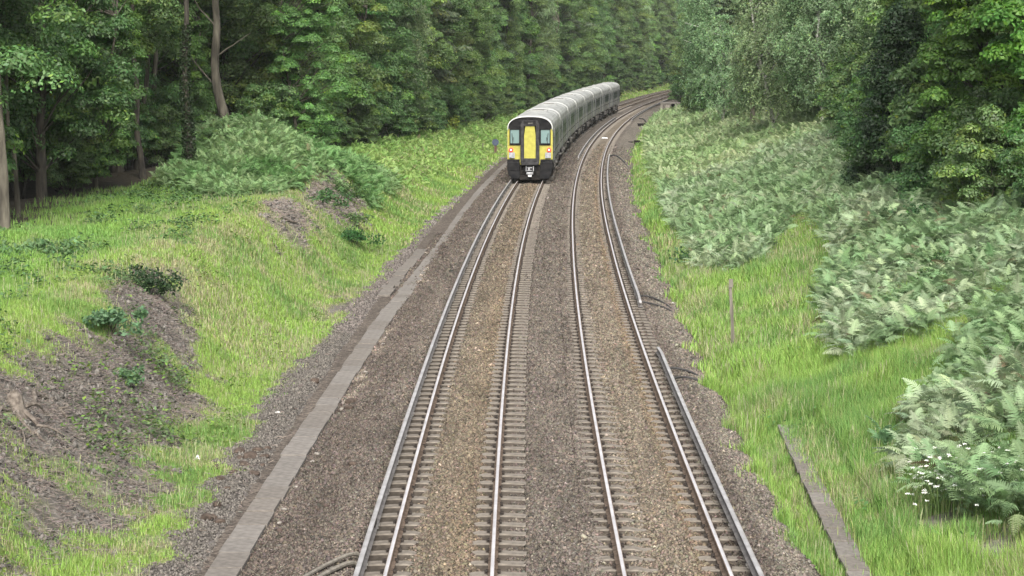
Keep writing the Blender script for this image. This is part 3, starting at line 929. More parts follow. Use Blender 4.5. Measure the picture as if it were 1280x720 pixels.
def clusters_to_leaves(Cc, rad, per, flat, size, base, var, yellow, droop=.25, ctint=.18):
    """each cluster is a flattened dome of layered sprays"""
    n = len(Cc)
    k = np.repeat(np.arange(n), per); m = len(k)
    d = unit(R.normal(size=(m, 3))); d[:, 2] = np.abs(d[:, 2]) * 1.0 - .25 * R.random(m)
    d = unit(d)
    r = R.uniform(.45, 1.05, m) ** .7
    # sprays: quantise the direction so leaves bunch on twigs
    g = 3.2; q = np.round(d * g) / g; d = unit(d * .45 + q * .55 + R.normal(0, .06, d.shape))
    rr = rad[k][:, None] * np.array([1, 1, flat]) * d * r[:, None]
    rr[:, 2] -= droop * (np.hypot(rr[:, 0], rr[:, 1]) ** 2) / rad[k]
    P = Cc[k] + rr
    N = unit(d * np.array([1.1, 1.1, 1]) + np.array([0, 0, .35]) + R.normal(0, .45, d.shape))
    sz = size * R.uniform(.6, 1.3, m)
    tint = R.normal(1, ctint, (n, 1))[k] * np.where(R.random((n, 1)) < .18, np.array([1.3, 1.2, .9]), 1.0)[k]
    return leaves(P, N, sz, leafcol(m, base, var, yellow) * np.clip(tint, .55, 1.6))


def limb(b, p, d, L, r0, mi, segs=5, wob=.12, r1=.25, up=.15):
    pts = [np.array(p, float)]; d = unit(np.array(d, float)[None])[0]
    for i in range(segs):
        d = unit((d + R.normal(0, wob, 3) + np.array([0, 0, up * .3]))[None])[0]
        pts.append(pts[-1] + d * L / segs)
    b.tube(pts, np.linspace(r0, r0 * r1, segs + 1), 6 if r0 > .05 else 5, mi, cap=False)
    return pts


def crown_points(n, h0, h1, rx, shape='dome', gapn=0):
    """cluster centres through a crown volume, thicker near its surface"""
    out = []
    if shape in ('dome', 'low'):                      # a few big leafy boughs, each a rough billow, then the twigs on them
        nb = 17; B = []
        for i in range(nb):
            t = (i + R.uniform(.1, .9)) / nb; z = h0 + (h1 - h0) * t
            w = (math.sin(math.pi * min(1, .16 + .84 * t) ** .8)) ** .55 if shape == 'dome' else (math.sin(math.pi * (.22 + .76 * t))) ** .5
            a = i * 2.4 + R.normal(0, .5); q = rx * w * R.uniform(.35, .78)
            B.append((q * math.cos(a), q * math.sin(a), z + .6, R.uniform(.30, .52) * rx, R.uniform(.75, 1.15)))
        for k in range(n):
            bx, by, bz, br, e = B[int(R.integers(0, nb))]; d = R.normal(size=3); d[2] = d[2] * .8 + .25; d /= np.linalg.norm(d) + 1e-9
            q = br * R.uniform(.45, 1.0) ** .5
            out.append((bx + d[0] * q, by + d[1] * q, max(bz + d[2] * q * e, h0 * .8)))
        return np.array(out)
    ph = R.uniform(0, 50)
    while len(out) < n:
        t = R.random(); z = h0 + (h1 - h0) * t
        if shape == 'dome': w = (math.sin(math.pi * min(1, .16 + .84 * t) ** .8)) ** .55
        elif shape == 'cone': w = (1 - t) ** .75 * .95 + .06
        elif shape == 'column': w = (math.sin(math.pi * (.1 + .86 * t))) ** .4
        else: w = (math.sin(math.pi * (.22 + .76 * t))) ** .5
        a = R.uniform(0, 2 * math.pi)
        lob = .72 + .5 * float(vnoise(np.array(ph + 1.3 * math.cos(a) + z * .35), np.array(ph + 1.3 * math.sin(a) + z * .12), 5))
        r = rx * w * lob * R.uniform(.30, 1.0) ** .42
        out.append((r * math.cos(a), r * math.sin(a), z))
    return np.array(out)


def make_tree(name, kind, seed):
    """returns an Empty with trunk and crown children"""
    global R
    keep = R; R = np.random.default_rng(seed)
    root = empty(name)
    b = MB()
    if kind in ('oak', 'oaklow'):
        H = 17; h0 = 1.2 if kind == 'oaklow' else 2.3
        CP = crown_points(210, h0, H, 3.6, 'dome' if kind == 'oak' else 'low'); rad = R.uniform(.5, .95, len(CP))
        base = (.122, .192, .066); mat_t = M['bark_dark']
        lv = clusters_to_leaves(CP, rad, 360, .72, .105, base, .28, .05)
        tr = limb(b, (0, 0, -.4), (R.normal(0, .05), R.normal(0, .05), 1), H * .8, .26, 0, 9, .05, .25)
        for p in CP[::3]:
            q = np.array(tr)[np.argmin([abs(t[2] - max(p[2] - 1.8, 1.5)) for t in tr])]
            limb(b, q, p - q, np.linalg.norm(p - q), .06, 0, 4, .12, .3)
    elif kind == 'light':
        H = 15; CP = crown_points(230, 1.0, H, 3.3, 'low'); rad = R.uniform(.45, .9, len(CP))
        lv = clusters_to_leaves(CP, rad, 340, .62, .112, (.12, .22, .066), .28, .05)
        tr = limb(b, (0, 0, -.4), (R.normal(0, .08), R.normal(0, .08), 1), H * .8, .2, 0, 9, .06, .25); mat_t = M['bark']
        for p in CP[::3]:
            q = np.array(tr)[np.argmin([abs(t[2] - max(p[2] - 1.6, 1.2)) for t in tr])]
            limb(b, q, p - q, np.linalg.norm(p - q), .05, 0, 4, .12, .3)
    elif kind == 'maple':
        H = 13; CP = crown_points(230, .6, H, 3.4, 'low'); rad = R.uniform(.42, .85, len(CP))
        lv = clusters_to_leaves(CP, rad, 380, .55, .105, (.11, .225, .048), .3, .05, droop=.35)
        tr = limb(b, (0, 0, -.4), (R.normal(0, .08), R.normal(0, .08), 1), H * .8, .2, 0, 8, .07, .25); mat_t = M['bark_dark']
        for p in CP[::3]:
            q = np.array(tr)[np.argmin([abs(t[2] - max(p[2] - 1.6, 1.2)) for t in tr])]
            limb(b, q, p - q, np.linalg.norm(p - q), .05, 0, 4, .12, .3)
    elif kind == 'birch':
        H = 16; CP = crown_points(520, 2.6, H, 3.0, 'column')
        # hanging strands of small leaves
        k = np.repeat(np.arange(len(CP)), 7); off = R.normal(0, .42, (len(k), 3)) * np.array([1, 1, .5]); St = CP[k] + off
        m = 26; kk = np.repeat(np.arange(len(k)), m); t = R.random(len(kk)); L = (R.uniform(.15, 1.0, len(k)) ** 1.4 * 1.3 + .1)[kk]
        out = unit(St * np.array([1, 1, 0]))[kk]
        P = St[kk] + out * (.25 * np.sin(t * 1.6))[:, None] - np.stack([0 * t, 0 * t, t * L], 1) + R.normal(0, .09, (len(kk), 3))
        N = unit(out * .9 + np.array([0, 0, .5]) + R.normal(0, .5, P.shape))
        tint = R.normal(1, .15, (len(CP), 1))[k][kk]
        lv = leaves(P, N, .095 * R.uniform(.6, 1.3, len(P)), leafcol(len(P), (.225, .315, .155), .25, .02) * np.clip(tint, .6, 1.5))
        tr = limb(b, (0, 0, -.4), (R.normal(0, .06), R.normal(0, .06), 1), H * .88, .15, 0, 9, .05, .2); mat_t = M['bark_birch']
        for p in CP[::9]:
            q = np.array(tr)[np.argmin([abs(t_[2] - max(p[2] - 1.8, 1.5)) for t_ in tr])]
            limb(b, q, p - q, np.linalg.norm(p - q), .035, 0, 4, .12, .3)
    elif kind == 'pine':
        H = 17; zs = np.sort(R.uniform(3.5, H, 60)); CP = []
        for z in zs:
            a = R.uniform(0, 6.28); rr = (1.3 + 2.0 * math.sin(math.pi * (z - 2) / (H - 1.0) * .9)) * R.uniform(.3, 1)
            for q in range(3): CP.append((rr * math.cos(a + R.normal(0, .25)), rr * math.sin(a + R.normal(0, .25)), z + R.normal(0, .15)))
        CP = np.array(CP); rad = R.uniform(.5, .95, len(CP))
        lv = clusters_to_leaves(CP, rad, 240, .28, .15, (.095, .125, .068), .3, .10)
        tr = limb(b, (0, 0, -.4), (.02, .02, 1), H * .95, .24, 0, 8, .02, .3); mat_t = M['bark']
        for p in CP[::3]:
            q = np.array(tr)[np.argmin([abs(t_[2] - (p[2] - .3)) for t_ in tr])]
            limb(b, q, p - q, np.linalg.norm(p - q), .05, 0, 4, .1, .3)
    elif kind == 'shrub':
        H = 3.2; CP = crown_points(70, .25, H, 1.7, 'low'); rad = R.uniform(.35, .7, len(CP))
        lv = clusters_to_leaves(CP, rad, 220, .6, .095, (.10, .165, .058), .3, .05)
        mat_t = M['bark_dark']
        for _ in range(8): limb(b, (R.normal(0, .15), R.normal(0, .15), -.2), (R.normal(0, .4), R.normal(0, .4), 1), 2.4, .035, 0, 4, .15, .3)
    elif kind == 'holly':
        H = 7; CP = crown_points(150, .3, H, 2.0, 'cone'); rad = R.uniform(.4, .8, len(CP))
        lv = clusters_to_leaves(CP, rad, 240, .6, .085, (.028, .060, .024), .3, .03)
        mat_t = M['bark_dark']; limb(b, (0, 0, -.3), (0, 0, 1), 6, .1, 0, 5, .04, .2)
    V, F, col = lv
    mesh('crown', V, F, M['leaf'], col=col, parent=root)
    b.build('trunk', mat_t, root, smooth=True)
    R = keep
    root['kindof'] = kind
    return root


PROTO = {}
used = set()


def get(kind, v):
    nm = dict(oak='oak_tree', oaklow='oak_tree', light='hazel_tree', maple='maple_tree', birch='birch_tree', pine='pine_tree', shrub='woodland_shrub', holly='holly_tree')[kind]
    key = (kind, v)
    if key not in PROTO:
        PROTO[key] = make_tree(nm, kind, 100 + 17 * v + len(kind) * 7 + ord(kind[0]))
        del PROTO[key]['kindof']; return PROTO[key]
    return copy_tree(PROTO[key])


def plant(kind, v, X, Y, s, label, cat, group=None, rz=None, lean=(0, 0), sz=None):
    o = get(kind, v)
    o.location = (X, Y, float(ground(X, Y)) - .05)
    o.rotation_euler = (lean[0], lean[1], R.uniform(0, 6.28) if rz is None else rz)
    o.scale = (s, s, sz or s)
    for k in ('group', 'label', 'category'):
        if k in o: del o[k]
    tag(o, label, cat, group)
    return o
# ------------------------------------------------------------------ trees one can point at
def trunk_tree(name, X, Y, pts, r0, r1, mat_t, label, crown=None, ivy=False, limbs=()):
    """a tree whose stem leads up into the canopy; pts (dx, dz) or (dx, dz, dy)"""
    z0 = float(ground(X, Y))
    root = empty(name, (X, Y, z0 - .3)); tag(root, label, 'tree')
    P = []
    pts = [np.array([p[0], p[2] if len(p) > 2 else 0, p[1]], float) for p in pts]; n = len(pts)
    for i in range(n - 1):
        a, b_, c, d = pts[max(i - 1, 0)], pts[i], pts[i + 1], pts[min(i + 2, n - 1)]
        for t in np.linspace(0, 1, 5, endpoint=(i == n - 2)):
            P.append(.5 * ((2 * b_) + (-a + c) * t + (2 * a - 5 * b_ + 4 * c - d) * t * t + (-a + 3 * b_ - 3 * c + d) * t ** 3))
    P = np.array(P); rr = np.linspace(r0, r1, len(P)); rr[:3] *= (1.35, 1.15, 1.05)
    b = MB(); b.tube(P, rr * R.uniform(.93, 1.07, len(rr)), 12, 0)
    for t, dx, dy, dz, L, r in limbs: limb(b, P[int(t * (len(P) - 1))], (dx, dy, dz), L, r, 0, 6, .12, .25)
    b.build('trunk', mat_t, root, smooth=True)
    if crown:
        h0, h1, rx, nC, base, sz = crown
        CP = crown_points(nC, h0, h1, rx, 'dome') + np.array([P[-1][0] * .7, 0, 0]); rad = R.uniform(.6, 1.1, nC)
        V, F, col = clusters_to_leaves(CP, rad, 320, .5, sz * .82, base, .28, .06)
        if ivy:
            m = 5200; k = R.integers(0, len(P), m); a = R.uniform(0, 6.28, m); rad_ = rr[k] * R.uniform(1.05, 2.0, m)
            q = P[k] + np.stack([np.cos(a) * rad_, np.sin(a) * rad_, R.uniform(-.4, .4, m)], 1); q = q[q[:, 2] < 6.5]
            a = a[:len(q)]
            v2, f2, c2 = leaves(q, unit(q - P[0] * 0 - np.stack([0 * q[:, 0], 0 * q[:, 0], q[:, 2]], 1) + R.normal(0, .4, q.shape)), R.uniform(.05, .11, len(q)), leafcol(len(q), (.03, .058, .02), .3))
            F = np.concatenate([F, f2 + len(V)]); V = np.concatenate([V, v2]); col = np.concatenate([col, c2])
        mesh('crown', V, F, M['leaf'], col=col, parent=root)
    return root


trunk_tree('oak_tree', -13.9, 107, [(0, 0), (-.05, .9), (-.22, 2.0), (-.6, 3.5), (-.74, 4.9), (-.62, 6.6), (-.66, 8.5), (-.3, 11), (.2, 14)], .30, .12, M['bark'],
           'leaning pale brown trunk rising from the top of the bracken hillock', (9, 16, 3.2, 80, (.075, .12, .042), .13),
           limbs=((.42, -.8, .2, .7, 2.5, .05), (.55, .9, -.3, .6, 2.2, .05), (.66, -.7, -.3, .8, 2.5, .06)))
trunk_tree('oak_tree', -13.6, 91, [(0, 0), (.02, 1.5), (-.05, 3), (-.12, 5), (.0, 7), (-.1, 9), (-.1, 13)], .17, .08, M['bark_dark'],
           'slim dark trunk wrapped in ivy, standing where the hillock bracken begins', (8, 15, 2.4, 50, (.122, .192, .066), .12), ivy=True)
trunk_tree('oak_tree', -15.7, 92, [(0, 0), (-.1, 1.2), (-.25, 2.4), (-.2, 4), (-.35, 6), (-.3, 9), (-.3, 12)], .15, .07, M['bark_dark'],
           'thin dark bent trunk just beyond the grassy shelf, beside the ivy clad trunk', (6.5, 14, 2.2, 45, (.122, .192, .066), .12))
trunk_tree('oak_tree', -17.2, 104, [(0, 0), (.1, 2), (.05, 4), (.2, 7), (.1, 12)], .16, .08, M['bark'],
           'straight brown trunk in the shade between the ivy clad trunk and the thin bent one', (7, 14, 2.2, 40, (.122, .192, .066), .12))
trunk_tree('oak_tree', -17.3, 95, [(0, 0), (-.1, 1.5), (-.12, 3), (0, 5), (0, 12)], .30, .12, M['bark'],
           'thick grey brown trunk behind the grassy shelf, the stouter of a close pair', (5.5, 14, 3.0, 70, (.122, .192, .066), .13))
trunk_tree('oak_tree', -16.7, 96, [(0, 0), (.1, 1.5), (.3, 3), (.6, 5), (.9, 12)], .17, .08, M['bark'],
           'slimmer trunk leaning away from the stout one it stands against', (6, 13, 2.2, 40, (.122, .192, .066), .13))
trunk_tree('oak_tree', -15.45, 65.6, [(0, 0), (.02, 1.5), (-.03, 3), (-.1, 5), (-.1, 12)], .17, .09, M['bark'],
           'pale trunk at the edge of the picture above the nettles', (4.2, 13, 2.6, 60, (.122, .192, .066), .12))
trunk_tree('birch_tree', -16.25, 71, [(0, 0), (-.05, 1.2), (-.12, 2.5), (-.3, 4), (-.3, 11)], .10, .05, M['bark'],
           'thin pale stem leaning in the dark gap beside the pale trunk', (4.5, 11, 1.8, 36, (.075, .12, .042), .12))
trunk_tree('oak_tree', -12.7, 119, [(0, 0), (0, 2), (.02, 4), (.1, 6), (.1, 13)], .28, .14, M['bark'],
           'straight light brown trunk showing behind the crest of the bracken hillock', (5.2, 15, 3.2, 80, (.122, .192, .066), .13))
trunk_tree('oak_tree', -10.1, 134, [(0, 0), (.03, 1.8), (0, 3.5), (.1, 6), (0, 13)], .16, .08, M['bark_dark'],
           'dark trunk beside the bracken with low leafy boughs, nearer of two stems', (3.4, 14, 2.6, 70, (.122, .192, .066), .13))
trunk_tree('oak_tree', -9.75, 149, [(0, 0), (-.03, 1.8), (0, 3.5), (-.1, 6), (0, 13)], .2, .08, M['bark_dark'],
           'dark trunk beside the bracken behind its nearer twin', (3.8, 15, 2.8, 70, (.122, .192, .066), .13))
trunk_tree('pine_tree', -9.6, 172, [(0, 0), (.02, 2), (-.03, 5), (.1, 8), (0, 15)], .26, .14, M['bark'],
           'reddish straight pine trunk among dark leaves beyond the bracken', (8, 17, 2.6, 60, (.08,.1,.055), .14))

# whole trees in clear view
plant('oaklow', 1, -17.8, 67, 1.0, 'dark oak filling the corner above the pale trunk, leaves down to the dark gap', 'tree', rz=.4)
plant('oaklow', 2, -17.0, 78, .9, 'dark oak whose boughs hang over the grassy shelf', 'tree', rz=2.2)
plant('oaklow', 1, -19.5, 80, 1.0, 'deep green oak standing behind the boughs over the shelf', 'tree', rz=1.2)
plant('oak', 3, -19.5, 92, 1.0, 'tall shadowy oak behind the stout trunk pair', 'tree', rz=3.0)
plant('light', 1, -10.9, 113, .62, 'small bright yellow green hazel beside the leaning trunk', 'tree', rz=.2)
plant('oaklow', 2, -12.6, 125, .95, 'dense blue green oak just behind the bracken hillock', 'tree', rz=.9)
plant('oak', 4, -15.5, 114, 1.05, 'oak with high boughs behind the leaning trunk', 'tree', rz=1.9)
plant('oaklow', 3, -18.5, 106, .8, 'low leafy oak filling the shade behind the bent trunks', 'tree', rz=.7)

for i, (kd, v, X, Y, s, lb) in enumerate((('light', 2, -16.6, 86, .62, 'low hazel behind the rim of the grassy shelf'), ('light', 3, -18.0, 98, .7, 'hazel with pale leaves filling the gap behind the stout trunk pair'),
        ('oaklow', 2, -17.5, 112, .9, 'leafy oak closing the view behind the bent trunks'), ('light', 1, -16.9, 110, .6, 'small hazel glimpsed behind the ivy clad trunk'),
        ('oaklow', 1, -16.2, 126, .95, 'leafy oak between the leaning trunk and the straight brown one'), ('light', 3, -19.8, 72, .8, 'hazel in the gap behind the thin pale stem'),
        ('light', 2, -11.4, 141, .8, 'hazel with hanging boughs beside the dark twin stems'))):
    plant(kd, v, X, Y, s, lb, 'tree', rz=i * 1.1)

# the wood along the left of the line, row behind row
k = 0
Y = 100.0
kinds = ['oak', 'oaklow', 'light', 'oak', 'oaklow', 'birch', 'light', 'oak', 'pine', 'oaklow', 'oak']
LAB = dict(oak='tall dark oak in the tree line on the far side of the train', oaklow='leafy oak with boughs down to the bracken in the tree line beside the train',
           light='lighter green hazel in the tree line beside the train', birch='pale feathery birch in the tree line beside the train', pine='grey green pine with layered boughs in the tree line beside the train')
CATG = 'tree'
Y = 131.0
while Y < 600:
    kd = kinds[k % len(kinds)]; v = 1 + (k * 7) % 3
    s = R.uniform(.85, 1.12) * (1.0 if Y < 250 else 1.18)
    if kd == 'light': s *= .78
    off = float(tree_left(Y)) - 1.6 - R.uniform(0, 1.6) - (.8 if kd in ('oaklow', 'birch') else 0)
    plant(kd, v, float(x1(Y)) + off, Y, s, LAB[kd], 'tree', 'trees of the wood lining the train side of the railway, ' + kd.replace('oaklow', 'low oak').replace('light', 'hazel') + 's')
    k += 1; Y += (3.9 + Y * .008) * R.uniform(.8, 1.2)
for row, (dx, st, y0) in enumerate(((5.2, 5.5, 70), (10.5, 7.5, 62))):
    Y = float(y0)
    while Y < 560:
        kd = ('oak', 'oaklow', 'oak')[k % 3]; s = R.uniform(1.0, 1.3) * (1 + .12 * row)
        plant(kd, 1 + k % 4, float(x1(Y)) + float(tree_left(Y)) - dx - R.uniform(0, 2) - (1.5 if Y < 110 else 0), Y, s,
              'shaded oak deep in the wood behind the front row of trees', 'tree', 'oaks deep in the wood on the train side')
        k += 1; Y += (st + Y * .008) * R.uniform(.8, 1.2)

# right side
plant('maple', 1, 16.6, 62, 1.0, 'bright green maple leaning over the near bracken at the edge of the picture', 'tree', rz=.5)
plant('maple', 2, 15.6, 70, .86, 'bright green maple with leaves down to the bracken, beside the near maple', 'tree', rz=2.5)
plant('holly', 1, 14.3, 80, .95, 'very dark green holly between the maples and the birches', 'tree', rz=.5)
plant('holly', 2, 15.2, 74, .7, 'lower dark holly in the shade beneath the maple', 'tree', rz=1.5)
plant('light', 2, 18.6, 84, 1.0, 'broad yellow green hazel arching over the dark holly', 'tree', rz=.4)
plant('oaklow', 4, 18.2, 76, 1.05, 'full green oak behind the maples', 'tree', rz=.4)
plant('light', 3, 18.5, 93, .95, 'light green hazel between the dark holly and the white stemmed birch', 'tree', rz=3.4)
trunk_tree('birch_tree', 18.6, 130.5, [(0, 0), (.12, 2), (-.1, 4), (-.3, 6), (-.15, 8), (-.2, 15)], .12, .05, M['bark_birch'],
           'white stemmed birch showing its bark through pale leaves', None)
plant('birch', 1, 19.0, 131.5, .95, 'broad pale birch with hanging sprays behind the white stem', 'tree', rz=.4)
plant('birch', 2, 17.4, 143, .95, 'rounded pale birch between the white stem and the dark conifer', 'tree', rz=1.4)
plant('birch', 3, 22.5, 118, 1.1, 'tall pale birch next to the light green hazel', 'tree', rz=2.1)
plant('pine', 2, 17.6, 158, .9, 'dark grey green conifer standing between two pale birches', 'tree', rz=2.1)
plant('birch', 2, 17.0, 176, 1.0, 'pale birch just past the dark conifer, overhanging the bracken', 'tree', rz=3.1)
plant('birch', 1, 20.2, 205, 1.1, 'pale green birch nearest the low platform', 'tree', rz=2.2)
plant('light', 1, 23.4, 236, .85, 'leafy hazel just before the low platform', 'tree', rz=1.0)
plant('birch', 2, 25.3, 262, 1.0, 'slender pale birch overhanging the low platform', 'tree', rz=.3)
LABR = dict(oak='tall green oak rising behind the pale birches', oaklow='low branching oak behind the pale birches', light='yellow green hazel behind the bracken bank', birch='pale feathery birch behind the bracken bank', maple='bright maple behind the bracken bank')
kinds = ['birch', 'light', 'oaklow', 'birch', 'oak', 'birch', 'light']
for row, (dx, st, y0) in enumerate(((3.0, 6.0, 292), (7.5, 6.5, 66), (13, 8.5, 62))):
    Y = float(y0)
    while Y < (500 if row == 0 else 420):
        kd = kinds[k % len(kinds)] if row < 2 else 'oak'; s = R.uniform(.95, 1.25) * (1 + .1 * row)
        plant(kd, 1 + k % 3, float(x1(Y)) + float(tree_right(Y)) + dx + R.uniform(0, 1.5), Y, s, LABR[kd], 'tree', 'trees of the wood on the bracken side, ' + kd.replace('oaklow', 'low oak').replace('light', 'hazel') + 's')
        k += 1; Y += (st + Y * .008) * R.uniform(.8, 1.2)

# shrubs under the edge of the wood
Y = 112.0
while Y < 480:
    if not (118 < Y < 122):
        plant('shrub', 1 + k % 3, float(x1(Y)) + float(tree_left(Y)) - R.uniform(-.1, 1.8), Y, R.uniform(.5, 1.0), 'low dark shrub at the foot of the trees beside the train', 'shrub', 'shrubs at the foot of the wood on the train side')
    k += 1; Y += (3.2 + Y * .009) * R.uniform(.7, 1.3)
for X, Y, s, lb in ((-17.6, 85, .95, 'round shrub closing the gap behind the low hazel at the shelf rim'), (-19.6, 90, 1.25, 'large shrub deep behind the stout trunk pair'),
                    (-17.0, 95.5, .75, 'bushy shrub at the feet of the stout trunk pair'), (-20.3, 78, 1.2, 'large shrub in the shade behind the oak over the shelf'),
                    (-18.4, 80.5, .8, 'shrub under the boughs hanging over the shelf'), (-16.0, 97, .7, 'shrub at the back of the shelf just behind the thin bent trunk'), (-15.0, 104, .6, 'shrub between the ivy clad trunk and the leaning trunk'),
                    (-18.6, 74, .8, 'shrub in the dark gap behind the thin pale stem'), (-18.2, 88, .9, 'dark shrub behind the grassy shelf under the oak boughs'), (-15.6, 98, .4, 'leafy shrub at the foot of the ivy clad trunk'),
                    (-13.2, 94.5, .28, 'low shrub in front of the hillock bracken'), (-16.4, 101, .9, 'shrub between the bent trunks in deep shade'), (-17.0, 83, .55, 'small shrub on the rim of the grassy shelf')):
    plant('shrub', 1 + k % 3, X, Y, s, lb, 'shrub'); k += 1
Y = 58.0
while Y < 330:
    plant('shrub', 1 + k % 3, float(x1(Y)) + float(tree_right(Y)) + R.uniform(-.1, 1.6) + (4.5 if 232 < Y < 300 else 0), Y, R.uniform(.6, 1.15), 'green shrub where the bracken bank meets the trees', 'shrub', 'shrubs between bracken bank and wood')
    k += 1; Y += (3.0 + Y * .010) * R.uniform(.7, 1.3)


# ------------------------------------------------------------------ bracken
def frond_template(pairs, teeth, seed):
    r = np.random.default_rng(seed); V = []; F = []
    L = 1.0
    def rach(t): return np.array([0, t * L * (1 - .12 * t), .10 * math.sin(2.4 * t) - .22 * t * t])
    # stem strip
    n = 6
    for i in range(n + 1):
        p = rach(i / n); w = .006 * (1.2 - i / n)
        V += [p + (-w, 0, 0), p + (w, 0, 0)]
    for i in range(n): F.append([2 * i, 2 * i + 1, 2 * i + 3, 2 * i + 2])
    for k in range(pairs):
        t = .16 + .82 * (k + .5) / pairs; p = rach(t)
        l = (.33 if teeth else .27) * (1 - t) ** .8 * min(1, .55 + (t - .12) * 3) + .02; w = .82 / pairs * (.52 if teeth else .40) * (1 - .25 * t)
        for s in (-1, 1):
            sw = .35 + r.normal(0, .08); dr = .28 + r.normal(0, .12)
            d = np.array([s * math.cos(sw), math.sin(sw), 0]); up = np.array([-s * math.sin(sw), math.cos(sw), 0])
            m = len(V)
            if teeth:
                ts = np.linspace(0, 1, 2 * teeth + 1)
                for j, q in enumerate(ts):
                    ww = w * (1 - q) ** .6 * (1.0 if j % 2 else .42) + .002
                    c = p + d * l * q + np.array([0, 0, -dr * l * q * q + .02 * math.sin(q * 3)])
                    V += [c - up * ww, c + up * ww * 1.0 + np.array([0, 0, .0])]
                for j in range(2 * teeth): F.append([m + 2 * j, m + 2 * j + 2, m + 2 * j + 3, m + 2 * j + 1])
            else:
                c = p + d * l * .4 + np.array([0, 0, -dr * l * .16]); e = p + d * l + np.array([0, 0, -dr * l])
                V += [p, c - up * w, e, c + up * w]; F.append([m, m + 1, m + 2, m + 3])
    return np.array(V), np.array(F)


def put_fronds(T, P, L, az, pitch, roll, col):
    """T templates list; rotate each: roll about its own axis, pitch up, azimuth"""
    VV, FF, CC = [], [], []; off = 0
    pick = R.integers(0, len(T), len(P))
    for ti, (v, f) in enumerate(T):
        s = pick == ti; n = s.sum()
        if not n: continue
        cr, sr = np.cos(roll[s])[:, None], np.sin(roll[s])[:, None]; cp, sp = np.cos(pitch[s])[:, None], np.sin(pitch[s])[:, None]; ca, sa = np.cos(az[s])[:, None], np.sin(az[s])[:, None]
        x, y, z = v[None, :, 0], v[None, :, 1], v[None, :, 2]
        x, z = x * cr + z * sr, -x * sr + z * cr
        y, z = y * cp - z * sp, y * sp + z * cp
        x, y = x * ca - y * sa, x * sa + y * ca
        q = np.stack([x, y, z], -1) * L[s][:, None, None] + P[s][:, None]
        VV.append(q.reshape(-1, 3)); FF.append((f[None] + (np.arange(n) * len(v))[:, None, None]).reshape(-1, 4) + off)
        CC.append(np.repeat(col[s], len(v), 0)); off += n * len(v)
    return np.concatenate(VV), np.concatenate(FF), np.concatenate(CC)


def inpoly(X, Y, poly):
    c = np.zeros(len(X), bool); n = len(poly); j = n - 1
    for i in range(n):
        xi, yi = poly[i]; xj, yj = poly[j]
        c ^= ((yi > Y) != (yj > Y)) & (X < (xj - xi) * (Y - yi) / (yj - yi + 1e-12) + xi); j = i
    return c


POLY_B = [(10.3, 69.5), (9.2, 63), (8.0, 56), (7.5, 50.5), (7.6, 47.8), (9.3, 47.6), (10.6, 49.2), (12.5, 50.8), (18, 54), (19, 75), (13, 83), (11, 80)]
POLY_C = [(6.7, 36.6), (7.3, 39.5), (8.3, 42.6), (9.3, 45.2), (10.3, 47.2), (11.3, 49.2), (12.4, 51.5), (17, 53), (17, 27), (8.6, 29.6), (7.5, 31.2), (6.75, 33.8)]
POLY_A = [(6.35, 75.2), (7.4, 71.2), (8.4, 71.4), (9.2, 75.5), (10.4, 79), (11.5, 83), (14.5, 80), (18.5, 84), (21, 110), (21.5, 150)]


def bracken_mask(X, Y):
    u = X - x1(Y); jx = (fbm(X * .7, Y * .5, 91) - .5) * 1.6; jy = (fbm(X * .7 + 30, Y * .5, 93) - .5) * 2.2
    Xj, Yj = X + jx * .5, Y + jy * .5
    m = inpoly(Xj, Yj, POLY_B) | inpoly(Xj, Yj, POLY_C)
    edge = lerpY(Y, [(74, 6.95), (90, 7.25), (118, 7.4), (150, 7.5), (200, 7.4), (280, 7.2)])
    far = (Y > 78) & (Y < 256) & (u > edge + jx * .8) & (u < tree_right(Y) + 1.0)
    notch = inpoly(X, Y, [(8.6, 66), (9.3, 75.5), (10.4, 79.5), (11.3, 83), (11.9, 80), (10.6, 70)])
    m |= (far | inpoly(Xj, Yj, POLY_A)) & ~(notch)
    # left
    el = lerpY(Y, [(84, -7.2), (95, -6.3), (112, -6.1), (135, -5.6), (160, -5.0), (200, -4.8), (280, -4.8)])
    lf = (Y > 86) & (Y < 290) & (u < el + jx * 1.3) & (u > tree_left(Y) - 1.0)
    hill = (((X + 10.9) / 3.7) ** 2 + ((Y - 96) / 11.5) ** 2 < 1 + jx * .3) & (u < -6.3)
    front = inpoly(Xj, Yj, [(-13.2, 91), (-12.8, 84), (-11.0, 81.5), (-9.2, 82), (-8.6, 86), (-9, 92)])
    m |= (lf & (R.random(len(X)) < np.where(Y < 112, .8, .75))) | hill | front
    m &= ~((X < 0) & (X > -9.3) & (Y < 109) & (fbm(X * 1.1, Y * .7, 99) > .47))
    m &= ~((X < 0) & (soil_mask(X, Y) > .55) & (R.random(len(X)) < .9))
    return m


